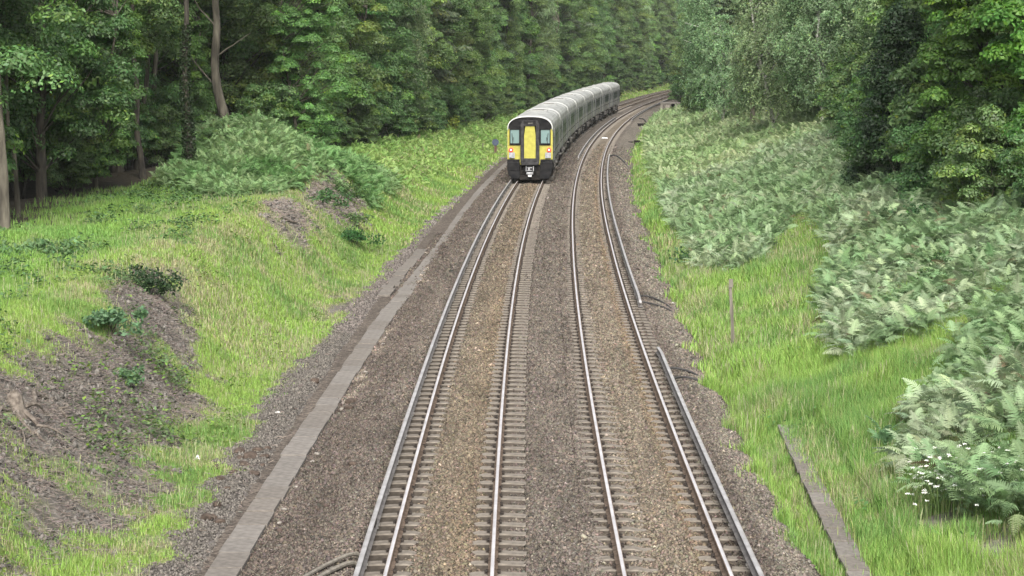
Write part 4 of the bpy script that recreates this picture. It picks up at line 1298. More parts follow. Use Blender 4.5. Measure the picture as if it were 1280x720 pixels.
def bracken(n, x0, x1_, y0, y1_, lod, Lr, hr, name, label, side):
    X = R.uniform(x0, x1_, n); Y = R.uniform(y0, y1_, n)
    X = X + (x1(Y) if y0 > 80 else 0)
    k = bracken_mask(X, Y) & (np.abs(X) < Y * .262 + 1.5)
    X, Y = X[k], Y[k]; n = len(X)
    lump = fbm(X * .8, Y * .8, 95)
    lump2 = fbm(X * .28, Y * .28, 97)
    h = R.uniform(*hr, n) * (.30 + 1.0 * lump + .9 * (lump2 - .5))
    base_az = R.uniform(0, 6.28, n)
    Z = ground(X, Y) + h
    L = R.uniform(*Lr, n) * (.75 + .5 * lump)
    pitch = R.normal(.30, .42, n); roll = R.normal(0, .35, n)
    blue = sm((fbm(X * .4, Y * .4, 98) - .42) * 4)[:, None]
    near_green = (.175, .26, .125); pale = (.265, .325, .20)
    col = np.array(near_green) * (1 - blue) + np.array(pale) * blue
    if side < 0: col = col * (np.array([.88, .96, .70]) if y0 < 100 else np.array([1.02, 1.08, .76]))  # yellower fronds on this side; the hillock's shade is put into its colour
    if y0 > 60 and side > 0: col = col * np.array([1.2, 1.17, 1.2])
    if y0 > 100: col = col * (np.array([1.12, 1.08, .98]) if side > 0 else np.array([1.15, 1.12, .85]))
    col = col * R.uniform(.72, 1.3, (n, 1)) * R.normal(1, .04, (n, 3))
    col = np.where(R.random((n, 1)) < .012, np.array([.17, .135, .08]), col)
    V, F, Cc = put_fronds(lod, np.stack([X, Y, Z], 1), L, base_az, pitch, roll, col)
    return V, F, Cc


LOD0 = [frond_template(13, 4, s) for s in range(5)]
LOD1 = [frond_template(14, 0, s) for s in range(10, 14)]
LOD2 = [frond_template(9, 0, s) for s in range(20, 23)]


def joined(name, label, cat, parts, mat_, kind='stuff'):
    off = 0; VV = []; FF = []; CC = []
    for v, f, c in parts: VV.append(v); FF.append(f + off); CC.append(c); off += len(v)
    return tag(mesh(name, np.concatenate(VV), np.concatenate(FF), mat_, col=np.concatenate(CC)), label, cat, kind=kind)


joined('bracken', 'deep bank of pale green bracken on the side of the empty track', 'bracken',
       [bracken(48000, 5, 17.5, 27, 71, LOD0, (.36, .68), (.25, .85), '', '', 1),
        bracken(64000, 5.5, 21, 71, 118, LOD1, (.4, .7), (.3, .95), '', '', 1),
        bracken(105000, 6, 21, 118, 290, LOD2, (.42, .75), (.3, 1.0), '', '', 1)], M['bracken'])
joined('bracken', 'bracken over the hillock and along the foot of the wood by the train', 'bracken',
       [bracken(70000, -16, -5, 74, 112, LOD1, (.35, .62), (.2, .8), '', '', -1),
        bracken(36000, -13, -4.5, 112, 290, LOD2, (.35, .65), (.06, .38), '', '', -1)], M['bracken'])


# ------------------------------------------------------------------ grass
def grass(n, xr, yr, hgt, wid, rel=True):
    Y = R.uniform(*yr, n); u = R.uniform(*xr, n); X = u + (x1(Y) if rel else 0); u = X - x1(Y)
    k = np.abs(X) < Y * .262 + 1.0
    jl = 1.1 * (fbm(X * 1.3, Y * 1.3, 58) - .35)
    edge = np.where(u < 0, (grass_left(Y) - jl - u), (u - grass_right(Y) - 1.9 * (fbm(X * 1.1, Y * 1.1, 59) - .5)))
    k &= edge > 0
    k &= R.random(n) < .12 + sm(edge / .8)
    s = soil_mask(X, Y); k &= R.random(n) > s * 1.02
    k &= (u > tree_left(Y) - .2 - R.exponential(1.0, n)) & (u < tree_right(Y) + .6)
    # the half buried trough shows through
    tt = (Y - 31.9) / 11.7; tx = 5.2 + .42 * tt
    k &= ~((np.abs(X - tx) < .24 + .05 * R.normal(size=n)) & (Y > 30.5) & (Y < 43.6) & (R.random(n) < .97 - .55 * np.clip((Y - 36) / 8, 0, 1)))
    X, Y, u, s, edge = X[k], Y[k], u[k], s[k], edge[k]; n = len(X)
    n1 = fbm(X * .45, Y * .3, 101); n2 = fbm(X * 1.7, Y * 1.3, 103); n3 = fbm(X * .9, Y * .7, 105)
    br = bracken_mask(X, Y)
    H = R.uniform(*hgt, n) * np.where((np.abs(X - 5.2 - .42 * (Y - 31.9) / 11.7) < .7) & (Y < 44), .55, 1) * (.5 + .9 * n2) * np.where(u > 0, 1.15, .8) * (1 - .5 * s) * np.where(u < -9.0, 1.15, 1) * (.5 + .5 * sm(edge / .9))
    # colour: lime, deep green, straw
    lime = np.array([.250, .355, .082]); deep = np.array([.16, .26, .07]); straw = np.array([.34, .31, .19]); yel = np.array([.28, .32, .11])
    a = sm((n1 - .36) * 4)[:, None]; c = deep * (1 - a) + lime * a
    st = np.where(u > 0, sm((n3 - .46) * 5) * .42, sm((n3 - .46) * 5) * .52)
    st = st + .25 * np.exp(-((u + 8.4) / 1.2) ** 2) * (Y > 50)
    st = np.clip(st + .4 * s, 0, .85)
    sel = R.random(n) < st; c = np.where(sel[:, None], straw, c)
    sel = R.random(n) < .18; c = np.where(sel[:, None], yel, c)
    far = sm((-u - 9.5) / 1.5)[:, None] * .5; c = c * (1 - far) + deep * np.array([1.0, 1.12, .95]) * far
    c = c * R.uniform(.75, 1.28, (n, 1)) * R.normal(1, .04, (n, 3))
    Z = np.maximum(ground(X, Y), np.where((u > -4) & (u < 6.6), bed(X, Y), -9)) - .02
    W = R.uniform(*wid, n)[:, None]; az = R.uniform(0, 6.28, n); d = np.stack([np.cos(az), np.sin(az), 0 * az], 1); side = np.stack([-np.sin(az), np.cos(az), 0 * az], 1)
    # blades face all ways; keep some width towards the viewer of any side
    lean = R.uniform(.1, .75, n)[:, None]; Hc = H[:, None]
    B = np.stack([X, Y, Z], 1); up = np.array([0, 0, 1.0])
    p1 = B + up * Hc * .55 + d * Hc * lean * .22; p2 = B + up * Hc * (1 - .25 * lean) + d * Hc * lean * .75
    V = np.stack([B - side * W * .5, B + side * W * .5, p1 + side * W * .42, p1 - side * W * .42, p2 + side * W * .05, p2 - side * W * .05], 1)
    i = (np.arange(n) * 6)[:, None]
    F = np.concatenate([i + np.array([[0, 1, 2, 3]]), i + np.array([[3, 2, 4, 5]])])
    Cc = np.repeat(c, 6, 0)
    return V.reshape(-1, 3), F, Cc


joined('grass', 'long lime and straw coloured grass between the ballast and the bracken bank', 'grass',
       [grass(330000, (5.0, 13.5), (28, 50), (.20, .50), (.007, .015)), grass(150000, (5.2, 14), (50, 84), (.25, .55), (.018, .032)),
        grass(45000, (5.4, 10), (84, 150), (.2, .45), (.03, .055)), grass(16000, (5.6, 10), (150, 300), (.25, .45), (.05, .09))], M['grass'])
joined('grass', 'bright green grass over the bank and shelf by the trough', 'grass',
       [grass(400000, (-14.5, -3.6), (28, 52), (.08, .26), (.007, .015)), grass(300000, (-16.5, -3.6), (52, 86), (.10, .30), (.014, .026)),
        grass(110000, (-15, -3.4), (86, 135), (.18, .38), (.03, .05)), grass(36000, (-9.5, -3.3), (135, 300), (.2, .4), (.045, .08)), grass(26000, (-9.5, -3.3), (300, 560), (.3, .5), (.10, .16))], M['grass'])


def seedheads(n, xr, yr, hr):
    Y = R.uniform(*yr, n); u = R.uniform(*xr, n); X = u + x1(Y)
    k = (fbm(X * .7, Y * .5, 121) > .47) & (R.random(n) > soil_mask(X, Y)) & ~bracken_mask(X, Y) & (np.abs(X) < Y * .262 + 1)
    k &= np.where(u < 0, u < grass_left(Y) - .3, u > grass_right(Y) + .3) & ~((np.abs(X - 5.4) < .45) & (Y < 44))
    X, Y = X[k], Y[k]; n = len(X); h = R.uniform(*hr, n); B = np.stack([X, Y, ground(X, Y)], 1); l = R.normal(0, .12, (n, 2)) * h[:, None]
    T = B + np.stack([l[:, 0], l[:, 1], h], 1); az = R.uniform(0, 3.14, n); s = np.stack([np.cos(az), np.sin(az), 0 * az], 1); w = .003 + .00004 * Y[:, None]
    Q = T - (T - B) * .22; ww = w * 2.2
    V = np.stack([B - s * w, B + s * w, Q + s * w, Q - s * w, Q - s * ww, Q + s * ww, T + s * w, T - s * w], 1); i = (np.arange(n) * 8)[:, None]
    F = np.concatenate([i + np.array([[0, 1, 2, 3]]), i + np.array([[4, 5, 6, 7]])])
    c = np.array([.30, .30, .165]) * R.uniform(.7, 1.25, (n, 1)) * np.ones((n, 3)); cc = np.repeat(c, 8, 0)
    return V.reshape(-1, 3), F, cc


# low broad leaved weeds (nettle, dock) on the shelf and slope, also thin growth in the grass
def weeds(n, per, xr, yr, size, base, fn):
    X = R.uniform(*xr, n); Y = R.uniform(*yr, n); k = fn(X, Y); X, Y = X[k], Y[k]; n = len(X)
    kk = np.repeat(np.arange(n), per); m = len(kk)
    h = R.uniform(.05, .45, n); P = np.stack([X, Y, ground(X, Y)], 1)[kk] + np.stack([R.normal(0, .16, m), R.normal(0, .16, m), R.uniform(.05, 1, m) * h[kk]], 1)
    N = unit(np.stack([R.normal(0, .5, m), R.normal(0, .5, m), np.ones(m)], 1))
    return leaves(P, N, size * R.uniform(.6, 1.3, m), leafcol(m, base, .3, .05) * np.clip(R.normal(1, .15, (n, 1))[kk], .6, 1.5))


def f_shelf(X, Y):
    u = X - x1(Y); return (u < -8.6) & (u > tree_left(Y) - 1.5) & (fbm(X * .6, Y * .45, 111) > .5) & (Y > 40) & (np.abs(X) < Y * .262 + 1)


def f_scar(X, Y): return (soil_mask(X, Y) > .35) & (fbm(X * .9, Y * .6, 113) > .56)


def f_slope(X, Y):
    u = X - x1(Y); return (u < -4.7) & (u > -9) & (fbm(X * .8, Y * .6, 115) > .58)


def f_right(X, Y):
    u = X - x1(Y); return (u > 5.9) & (fbm(X * .8, Y * .6, 117) > .60)


joined('seed_grass', 'thin straw coloured seed heads standing over the green grass', 'grass',
       [seedheads(11000, (5.4, 12), (28, 80), (.3, .6)), seedheads(6000, (-11, -4.2), (28, 85), (.18, .42))], M['grass'])
joined('low_weeds', 'low nettles, docks and creeping weeds over the bank and shelf', 'weeds',
       [weeds(1700, 26, (-17, -8), (40, 92), .085, (.085, .15, .055), f_shelf), weeds(1500, 18, (-10.5, -6), (29, 60), .06, (.10, .15, .065), f_scar),
        weeds(1500, 16, (-9, -4.5), (30, 110), .06, (.12, .19, .045), f_slope)], M['grass'])
joined('low_weeds', 'low leafy weeds in the long grass below the bracken', 'weeds',
       [weeds(1300, 16, (5.5, 10.5), (29, 85), .06, (.12, .20, .06), f_right)], M['grass'])


# single plants
def leafy(name, X, Y, n, r, h, size, base, label, cat, stems=6, zoff=0.0):
    root = empty(name, (X, Y, float(ground(X, Y)))); tag(root, label, cat)
    d = unit(R.normal(size=(n, 3))); nl = 9; lc = np.stack([R.normal(0, r * .62, nl), R.normal(0, r * .62, nl), R.uniform(.1, .75, nl) * h], 1); li = R.integers(0, nl, n)
    P = d * R.uniform(.2, 1, (n, 1)) ** .6 * np.array([r, r, h * .6])[None] * R.uniform(.3, .62, nl)[li][:, None] + lc[li] + R.normal(0, .03, (n, 3)) + np.array([0, 0, zoff])
    P = P[P[:, 2] > .02]; m = len(P); N = unit(d[:m] + np.array([0, 0, .8]) + R.normal(0, .4, (m, 3)))
    V, F, c = leaves(P, N, size * R.uniform(.6, 1.3, m), leafcol(m, base, .3, .04)); mesh('leaves', V, F, M['grass'], col=c, parent=root)
    b = MB()
    for _ in range(stems): limb(b, (R.normal(0, r * .15), R.normal(0, r * .15), -.05), (R.normal(0, .3), R.normal(0, .3), 1), h * .9, .012, 0, 4, .1, .4)
    b.build('stems', M['bark_dark'], root)
    return root


leafy('bramble_bush', -8.95, 53.6, 900, .42, .85, .075, (.03, .062, .026), 'small very dark green bush on the crest of the bare earth bank', 'bush')
leafy('elder_seedling', -8.75, 46.6, 700, .52, .6, .085, (.11, .18, .09), 'grey green leafy clump at the upper edge of the bare earth', 'plant')
leafy('elder_seedling', -8.0, 44.4, 380, .40, .35, .07, (.11, .185, .09), 'lower straggly leafy clump on the bare earth, below the larger clump', 'plant')
leafy('nettle_clump', -12.3, 57.5, 900, .9, .6, .09, (.12, .20, .085), 'wide nettle clump on the grassy shelf', 'plant')
leafy('bramble_bush', -6.1, 82.5, 900, .75, .8, .08, (.05, .10, .03), 'low bramble at the toe of the bank where the trough widens', 'bush')
leafy('bramble_bush', -7.3, 93, 800, .9, .8, .09, (.06, .11, .035), 'bramble below the eroded face of the hillock', 'bush')
leafy('hazel_sapling', -4.6, 174, 350, .5, 1.6, .14, (.16, .22, .04), 'yellow green sapling beside the round sign', 'plant')

leafy('bramble_bush', 7.15, 76.3, 900, .8, .9, .09, (.06, .115, .045), 'dark bush at the foremost corner of the long bracken bank', 'bush')
leafy('bramble_bush', 12.4, 66.5, 900, .9, 1.1, .09, (.055, .11, .04), 'dark bramble in a hollow of the middle bracken near the maples', 'bush')
leafy('bramble_bush', 11.4, 54.0, 900, .8, 1.0, .08, (.055, .11, .04), 'dark bramble in the gap between the middle and near bracken', 'bush')
leafy('bramble_bush', -7.6, 86.6, 900, .8, .8, .085, (.07, .125, .045), 'bramble growing over the top of the brown scar below the hillock', 'bush')
leafy('bramble_bush', -6.6, 88.5, 700, .6, .6, .085, (.10, .16, .06), 'pale bramble at the railway side of the brown scar', 'bush')

# a lone fern in the grass
def lone_fern(X, Y, n, L, label, z=.1):
    P = np.tile(np.array([[0, 0, z]]), (n, 1)) + R.normal(0, .05, (n, 3)); az = np.linspace(0, 6.28, n) + R.normal(0, .2, n)
    col = np.array([.17, .26, .13]) * R.uniform(.8, 1.25, (n, 1)) * np.ones((n, 3))
    V, F, c = put_fronds(LOD0, P, R.uniform(.7, 1.1, n) * L, az, R.normal(.95, .15, n), R.normal(0, .2, n), col)
    tag(mesh('fern', V, F, M['bracken'], col=c, loc=(X, Y, float(ground(X, Y)))), label, 'fern')


lone_fern(6.85, 39.2, 12, .62, 'single upright fern standing alone in the long grass', .25)
lone_fern(6.4, 36.4, 6, .3, 'tiny fern sprig lower in the grass than the upright fern')

# white umbels
def umbel_clump(label, cx, cy, rx, ry, n):
    root = empty('cow_parsley', (cx, cy, float(ground(cx, cy)))); tag(root, label, 'wildflowers')
    z0 = root.location[2]
    st = MB(); PV, PF, PC = [], [], []; off = 0
    for _ in range(n):
        x = R.normal(0, rx); y = R.normal(0, ry); zz = float(ground(cx + x, cy + y)) - z0; h = R.uniform(.35, .9); lx, ly = R.normal(0, .08, 2)
        st.tube([(x, y, zz), (x + lx * .4, y + ly * .4, zz + h * .6), (x + lx, y + ly, zz + h)], .005, 4, 0, cap=False)
        m = 26; a = R.uniform(0, 6.28, m); rr = R.uniform(0, .055, m) ** 1; rr = .034 * np.sqrt(R.random(m))
        P = np.stack([x + lx + rr * np.cos(a), y + ly + rr * np.sin(a), zz + h + .02 - rr * rr * 3 + R.normal(0, .006, m)], 1)
        v, f, c = leaves(P, unit(R.normal(0, .35, (m, 3)) + np.array([0, -.2, 1])), np.full(m, .02), leafcol(m, (.74, .74, .68), .1), 1.0)
        PV.append(v); PF.append(f + off); PC.append(c); off += len(v)
    st.build('stems', M['grass_plain'], root)
    mesh('flowers', np.concatenate(PV), np.concatenate(PF), M['stone'], col=np.concatenate(PC), parent=root)


M['grass_plain'] = surf('stem_green', (.08, .13, .04), (.12, .18, .05), 9, .7, bs=0)
umbel_clump('larger drift of white umbel flowers at the foot of the near bracken', 7.15, 33.9, .36, .75, 95)
umbel_clump('thin scatter of white flowers at the front corner of the near bracken', 6.62, 34.6, .14, .5, 24)
umbel_clump('sparse white flowers under the bracken at the picture edge', 7.75, 32.9, .25, .4, 24)
# ------------------------------------------------------------------ small things
# twig and dead stalk litter on the bare earth
def litter(n, xr, yr, lr, fn, base):
    X = R.uniform(*xr, n); Y = R.uniform(*yr, n); k = fn(X, Y); X, Y = X[k], Y[k]; n = len(X)
    az = R.uniform(0, 6.28, n); L = R.uniform(*lr, n); d = np.stack([np.cos(az), np.sin(az), R.normal(0, .25, n)], 1); s = np.stack([-np.sin(az), np.cos(az), 0 * az], 1)
    c = np.stack([X, Y, ground(X, Y) + R.uniform(.02, .09, n)], 1); w = R.uniform(.003, .007, n)[:, None]
    a, b_ = c - d * L[:, None] / 2, c + d * L[:, None] / 2; up = np.array([0, 0, 1.]) * w
    V = np.stack([a - s * w, a + s * w, b_ + s * w, b_ - s * w, a - up * .5, b_ - up * .5, a + up, b_ + up], 1)
    i = (np.arange(n) * 8)[:, None]
    F = np.concatenate([i + np.array([[0, 6, 7, 3]]), i + np.array([[6, 1, 2, 7]]), i + np.array([[1, 4, 5, 2]]), i + np.array([[4, 0, 3, 5]])])
    col = np.asarray(base) * R.uniform(.5, 1.5, (n, 1)) * R.normal(1, .05, (n, 3))
    return V.reshape(-1, 3), F, np.repeat(col, 8, 0)


joined('twig_litter', 'grey brown twigs and dead stalks matted over the bare earth', 'twig litter',
       [litter(60000, (-11, -6), (28, 60), (.03, .15), lambda X, Y: R.random(len(X)) < soil_mask(X, Y) * 1.1, (.155, .13, .112)),
        litter(9000, (-9.5, -6.5), (68, 97), (.15, .5), lambda X, Y: R.random(len(X)) < soil_mask(X, Y) * 1.1, (.24, .20, .17)),
        litter(9000, (-6.6, -3.7), (28, 75), (.04, .14), lambda X, Y: R.random(len(X)) < .4, (.16, .135, .115))], M['stone'])

# gravel in the strip between trough and grass
def cess_stones(n, yr, ur, r0, r1, dark):
    Y = R.uniform(*yr, n); u = R.uniform(*ur, n); X = u + x1(Y)
    jl = 1.1 * (fbm(X * 1.3, Y * 1.3, 58) - .35); k = (u > grass_left(Y) - jl - .25) & (u < np.vectorize(tr_u)(Y) - .32)
    X, Y = X[k], Y[k]; n = len(X); r = R.uniform(r0, r1, n); Z = ground(X, Y)
    O = np.array([[1, 0, 0], [-1, 0, 0], [0, 1, 0], [0, -1, 0], [0, 0, 1], [0, 0, -1]], float)
    P = O[None] * r[:, None, None] * R.uniform(.6, 1.3, (n, 6, 1)) + R.normal(0, .28, (n, 6, 3)) * r[:, None, None] + np.stack([X, Y, Z + r * .3], 1)[:, None]
    T = np.array([[0, 2, 4], [2, 1, 4], [1, 3, 4], [3, 0, 4], [2, 0, 5], [1, 2, 5], [3, 1, 5], [0, 3, 5]])
    F = (T[None] + (np.arange(n) * 6)[:, None, None]).reshape(-1, 3)
    c = np.asarray(dark) * R.uniform(.45, 1.6, (n, 1)) * np.ones((n, 3))
    return P.reshape(-1, 3), F, np.repeat(c, 6, 0)


def clods(n, xr, yr, r0, r1):
    X = R.uniform(*xr, n); Y = R.uniform(*yr, n); k = (soil_mask(X, Y) > .45) & (fbm(X * 1.5, Y * 1.2, 131) > .4); X, Y = X[k], Y[k]; n = len(X)
    r = r0 * (r1 / r0) ** (R.random(n) ** 2); Z = ground(X, Y)
    O = np.array([[1, 0, 0], [-1, 0, 0], [0, 1, 0], [0, -1, 0], [0, 0, 1], [0, 0, -1]], float)
    P = O[None] * r[:, None, None] * R.uniform(.6, 1.3, (n, 6, 1)) + R.normal(0, .3, (n, 6, 3)) * r[:, None, None] + np.stack([X, Y, Z + r * .2], 1)[:, None]
    T = np.array([[0, 2, 4], [2, 1, 4], [1, 3, 4], [3, 0, 4], [2, 0, 5], [1, 2, 5], [3, 1, 5], [0, 3, 5]])
    F = (T[None] + (np.arange(n) * 6)[:, None, None]).reshape(-1, 3)
    return P.reshape(-1, 3), F, np.repeat(np.array([.120, .110, .098]) * R.uniform(.35, 1.5, (n, 1)) * np.ones((n, 3)), 6, 0)


joined('earth_clods', 'grey brown clods and stones over the bare slipped earth', 'earth clods',
       [clods(42000, (-11, -6), (28, 60), .012, .07), clods(9000, (-9.5, -6), (66, 100), .03, .12)], M['stone'])
joined('cess_gravel', 'dark gravel strip between the concrete trough and the grass', 'gravel',
       [cess_stones(36000, (28, 60), (-5.6, -3.4), .014, .034, (.102, .092, .080)), cess_stones(26000, (60, 100), (-5.2, -2.8), .02, .045, (.115, .10, .09)), cess_stones(12000, (100, 170), (-4.6, -3.0), .04, .07, (.14, .125, .11))], M['stone'])


def rock_mesh(seed, sx, sy, sz, mat_, name='stone'):
    r = np.random.default_rng(seed)
    import bmesh
    bm = bmesh.new(); bmesh.ops.create_icosphere(bm, subdivisions=2, radius=1)
    for v in bm.verts:
        p = np.array(v.co); p = np.sign(p) * np.abs(p) ** .7; q = float(vnoise(np.array(p[0] * 1.4 + seed), np.array(p[1] * 1.4 + p[2]), seed))
        v.co = (p[0] * sx * (.75 + .5 * q), p[1] * sy * (.75 + .5 * q), p[2] * sz * (.8 + .4 * q))
    me = bpy.data.meshes.new(name); bm.to_mesh(me); bm.free(); me.materials.append(mat_)
    return me


dk = [rock_mesh(s, .10, .08, .06, M['brick']) for s in (1, 2, 3)]; pl = [rock_mesh(s, .085, .06, .045, M['pale']) for s in (4, 5, 6)]
for i, (px, py, s) in enumerate([(300, 566, 1.2), (312, 573, 1.5), (322, 565, 1.2), (331, 572, .9), (306, 583, 1.0), (318, 594, 1.0), (292, 592, .9), (276, 600, .9), (335, 562, .8), (284, 612, .8), (272, 634, 1.3), (261, 649, 1.2), (274, 654, 1.0), (268, 587, .9), (327, 583, .7), (299, 574, .8), (242, 625, .7)]):
    p = hit(px, py); o = bpy.data.objects.new('rubble_stone', dk[i % 3]); C.objects.link(o)
    o.location = (p[0], p[1], p[2] + .02 * s); o.scale = (s, s * R.uniform(.7, 1.3), s); o.rotation_euler = (R.normal(0, .3), R.normal(0, .3), R.uniform(0, 6))
    tag(o, 'brown lump in the rubble heap between the trough and the grass', 'stone', 'brown rubble lumps beside the trough')
for i, (u, Y, s, d) in enumerate([(-2.78, 41.2, .75, 0), (-2.80, 40.4, .6, 0), (-2.76, 46.5, .7, 0), (-2.84, 36.0, .6, 0), (-2.8, 34.9, .6, 0), (-2.66, 52, .7, 0), (-2.6, 57, .8, 0), (-2.85, 38.0, .5, 0)]):
    x, y, z = at(u, Y); o = bpy.data.objects.new('pale_stone', pl[i % 3]); C.objects.link(o); o.location = (x, y, z + .03); o.scale = (s,) * 3; o.rotation_euler = (0, 0, R.uniform(0, 6))
    tag(o, 'pale stone lying against the track side edge of the concrete trough', 'stone', 'pale stones along the trough')
for (u, Y, s, lb) in ((-2.62, 47.3, 1.4, 'larger dark block lying on the ballast beside the trough'), (-2.58, 46.4, 1.1, 'smaller dark block just in front of the larger one by the trough'), (-1.95, 39.2, .9, 'dark lump alone in the middle of the ballast slope'),
                      (-3.75, 50.6, 1.3, 'dark block at the grass side edge of the trough')):
    x, y, z = at(u, Y) if u > -3.5 else (float(x1(Y)) + u, Y, float(ground(float(x1(Y)) + u, Y)))
    o = bpy.data.objects.new('rubble_stone', dk[0]); C.objects.link(o); o.location = (x, y, z + .04); o.scale = (s,) * 3; o.rotation_euler = (0, 0, R.uniform(0, 6)); tag(o, lb, 'stone')

# stump, roots and fallen branches on the bare bank
p = hit(18, 512); root = empty('tree_stump', tuple(p)); tag(root, 'broken tree stump with exposed roots on the bare earth', 'tree stump')
b = MB(); b.tube([(0, 0, -.2), (.02, 0, .05), (.0, .02, .22), (-.03, 0, .30)], [.26, .17, .14, .10], 10)
for k in range(10):
    a = R.uniform(0, 6.28); limb(b, (math.cos(a) * .04, math.sin(a) * .04, .26), (math.cos(a) * .15, math.sin(a) * .15, 1), R.uniform(.04, .12), .03, 0, 2, .1, .2)
b.build('stump_wood', M['deadwood'], root, smooth=False)
b = MB()
for a, L in ((-.3, .9), (.5, .7), (-1.2, .9), (3.3, .8), (2.2, .5)): limb(b, (math.cos(a) * .12, math.sin(a) * .12, .02), (math.cos(a), math.sin(a), -.05 if math.cos(a) < 0 else -.25), L, .055, 0, 6, .25, .2, up=-.2)
b.build('roots', M['deadwood'], root)


def branch(px0, py0, px1, py1, r, label, lift=.08):
    a, c = hit(px0, py0), hit(px1, py1); mid = (a + c) / 2 + R.normal(0, .05, 3); mid[2] = max(mid[2], float(ground(mid[0], mid[1]))) + lift
    P = np.array([a + (0, 0, r), mid, c + (0, 0, r * 1.5)]) - a
    b = MB(); b.tube([P[0], (P[0] + P[1]) / 2 + R.normal(0, .02, 3), P[1], (P[1] + P[2]) / 2 + R.normal(0, .02, 3), P[2]], [r, r * .9, r * .8, r * .7, r * .4], 7)
    if r > .02: limb(b, P[1], unit((P[2] - P[0] + np.array([.3, .1, .5]))[None])[0], .3, r * .4, 0, 4, .2)
    tag(b.build('fallen_branch', M['deadwood'], loc=tuple(a)), label, 'branch')


branch(0, 524, 15, 518, .045, 'short thick branch end sticking in from the edge by the stump')
branch(42, 508, 60, 503, .05, 'dark branch curving away from the stump')
branch(40, 543, 58, 556, .03, 'pale forked stick below the stump')
branch(24, 536, 33, 572, .018, 'thin curved pale twig hanging below the stump')
branch(60, 592, 80, 596, .022, 'small pale stick lying lower on the bank')
branch(62, 502, 84, 527, .06, 'broad slab of dead bark beside the stump', .02)
branch(350, 168 + 105, 372, 281, .05, 'dead branch on the mound below the bracken hillock')
branch(395, 232, 425, 262, .07, 'dead log on the eroded face of the hillock', .1)
branch(402, 250, 440, 258, .05, 'thin dead branch across the eroded face of the hillock', .12)

# white rag
p = hit(247, 576); b = MB()
q = [(math.cos(t) * R.uniform(.04, .08), math.sin(t) * R.uniform(.03, .06), R.uniform(.02, .06)) for t in np.linspace(0, 6.28, 9)[:-1]]
b.add(q + [(0, 0, .12), (0, 0, .0)], [(k, (k + 1) % 8, 8) for k in range(8)] + [((k + 1) % 8, k, 9) for k in range(8)])
tag(b.build('litter', M['white'], loc=tuple(p)), 'crumpled white litter in the grass beside the rubble', 'litter')
p = hit(347, 517); b = MB(); b.box(-.05, .05, -.03, .03, .0, .02, 0, .005); tag(b.build('litter', M['white'], loc=(p[0], p[1], p[2] + .02), rz=.5), 'small white scrap at the edge of the gravel strip', 'litter')

# wooden post on the bracken side
p = hit(916, 446); b = MB()
b.tube([(0, 0, -.3), (0, 0, .3), (-.03, 0, 1.0), (-.07, 0, 1.6), (-.085, 0, 1.98)], [.050, .05, .047, .045, .04], 6)
root = tag(b.build('wooden_post', M['wood'], loc=(p[0], p[1], p[2])), 'weathered wooden post leaning slightly in the grass on its own', 'post')
b = MB(); b.box(-.13, -.02, -.06, -.045, 1.80, 2.02, 0, .0); b.build('marker_board', M['wood'], root)

# round sign seen from behind
X, Y = -1.32, 172.5; z = float(ground(X, Y)); root = empty('round_sign', (X, Y, z)); tag(root, 'small round dark blue sign on a short post beside the train', 'sign')
b = MB(); b.box(-.09, .09, -.05, .05, -.2, .78, 0); b.build('post', M['rust'], root)
b = MB(); b.disc((0, -.09, .95), .27, .035, 24, 0); b.build('disc', M['navy'], root)
X, Y = -2.3, 171.0; b = MB(); b.tube([(0, 0, -.2), (0, 0, .7)], .045, 6); tag(b.build('stake', M['wood'], loc=(X, Y, float(ground(X, Y)))), 'short wooden stake on the grass side of the round sign', 'stake')

# low equipment platform on legs, far down the bracken side
X, Y = 20.6, 284.0; z = float(ground(X, Y)); root = empty('equipment_platform', (X, Y, z), rz=-.12); tag(root, 'low grey platform on pale posts beside the far bend', 'platform')
b = MB(); b.box(-1.1, 1.5, -1.0, 1.0, 1.25, 1.42, 0, .02); b.build('deck', M['lid'], root)
for i, (x, w) in enumerate(((-.95, .13), (-.30, .16), (.0, .14), (.95, .16), (1.3, .1))):
    b = MB(); b.box(x - w, x + w, -.9, -.65, -.2, 1.25, 0, .02); b.build('post', M['pale'], root)
b = MB(); b.box(.3, .75, -.5, .6, .0, 1.2, 0, .02); b.box(.34, .71, -.53, -.5, .1, 1.1, 1); b.build('relay_cabinet', [M['under'], M['black']], root)
b = MB()
for x in (-1.0, .2, 1.4): b.tube([(x, .9, 1.4), (x, .9, 2.3)], .03, 6)
b.tube([(-1.0, .9, 2.3), (1.4, .9, 2.3)], .03, 6); b.build('handrail', M['under'], root)

# small dark junction boxes on the cess
def jbox(px, py, s, label):
    p = hit(px, py); b = MB(); b.box(-.3, .3, -.2, .2, -.05, .32, 0, .04); b.box(-.34, .34, -.24, .24, .32, .37, 0, .01); b.box(-.05, .05, -.215, -.2, .1, .2, 1)
    o = b.build('junction_box', [M['under'], M['underlight']], loc=tuple(p), rz=-.1); o.scale = (s, s, s); tag(o, label, 'box')


jbox(802, 160, 1.4, 'dark junction box farthest along the bracken edge'); jbox(789, 181, .8, 'dark junction box, lower of the pair by the bracken edge'); jbox(796.5, 180, .9, 'dark junction box tight against the bracken, beside its lower neighbour')
jbox(786, 218, .55, 'small dark box at the ballast edge where the grass strip starts'); jbox(797, 267, .5, 'small dark box nearest the camera at the ballast edge')


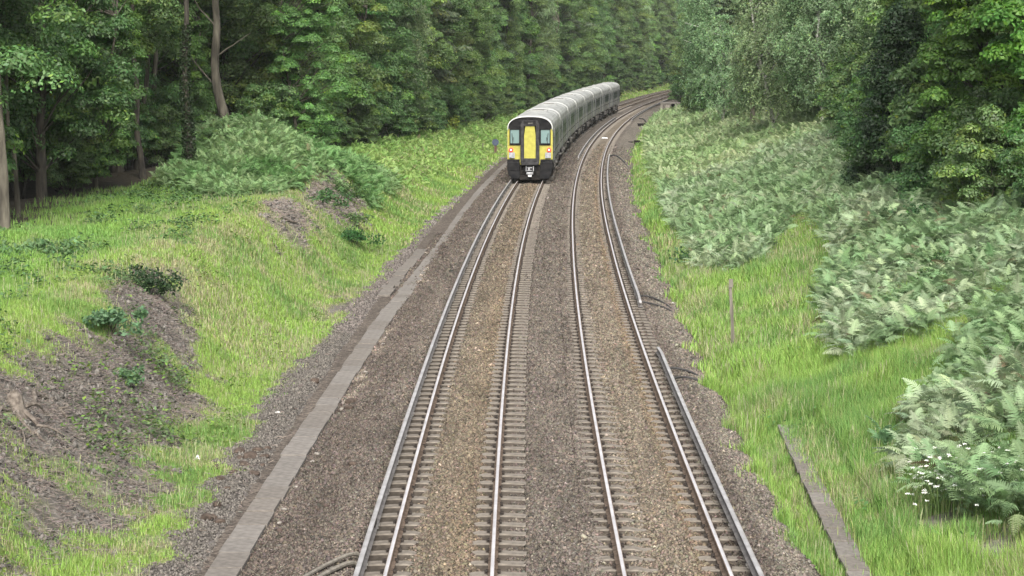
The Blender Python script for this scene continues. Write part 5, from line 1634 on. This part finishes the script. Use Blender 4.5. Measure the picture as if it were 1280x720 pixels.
# ------------------------------------------------------------------ air, light, camera
sc = bpy.context.scene
w = bpy.data.worlds.new("World"); sc.world = w; w.use_nodes = True
nt = w.node_tree; bg = nt.nodes['Background']; sky = nt.nodes.new('ShaderNodeTexSky'); sky.sky_type = 'NISHITA'; sky.sun_disc = False
EL, AZ = math.radians(43), math.radians(178)           # sun high, behind and to the left of the camera
sky.sun_elevation = EL; sky.sun_rotation = AZ; sky.air_density = 1.0; sky.dust_density = 4.0; sky.ozone_density = 1.0
hs = nt.nodes.new('ShaderNodeHueSaturation'); hs.inputs['Saturation'].default_value = .35
nt.links.new(sky.outputs[0], hs.inputs['Color']); nt.links.new(hs.outputs[0], bg.inputs[0]); bg.inputs[1].default_value = .15
l = bpy.data.lights.new('sun', 'SUN'); l.energy = 3.5; l.angle = math.radians(36); l.color = (1, .97, .92)
lo = bpy.data.objects.new('sun', l); C.objects.link(lo)
lo.rotation_euler = (math.pi / 2 - EL, 0, math.pi - AZ)

b = MB(); b.box(-620, 640, -160, 760, -8, 60)
hm = bpy.data.materials.new('haze'); hm.use_nodes = True; hn = hm.node_tree; hn.nodes.remove(hn.nodes['Principled BSDF'])
pv = hn.nodes.new('ShaderNodeVolumePrincipled'); pv.inputs['Color'].default_value = (.9, .94, .95, 1); pv.inputs['Density'].default_value = .0001
hn.links.new(pv.outputs[0], hn.nodes['Material Output'].inputs['Volume'])
tag(b.build('haze', hm), 'thin pale summer haze in the air', 'haze', kind='stuff')

cam = bpy.data.cameras.new('camera'); co = bpy.data.objects.new('camera', cam); C.objects.link(co)
co.location = (0, 0, CAM_H); co.rotation_euler = (math.radians(90 - PITCH), 0, 0)
cam.sensor_width = 36; cam.lens = 36 * FPX / 1280; cam.clip_end = 3000; cam.clip_start = .5
sc.camera = co
sc.view_settings.view_transform = 'Standard'; sc.view_settings.look = 'None'; sc.view_settings.gamma = 1; sc.view_settings.use_curve_mapping = False
sc.view_settings.exposure = 0.85
sc.cycles.max_bounces = 8; sc.cycles.diffuse_bounces = 5; sc.cycles.glossy_bounces = 2; sc.cycles.transmission_bounces = 5; sc.cycles.transparent_max_bounces = 4
sc.cycles.use_denoising = True; sc.cycles.denoising_prefilter = 'NONE'
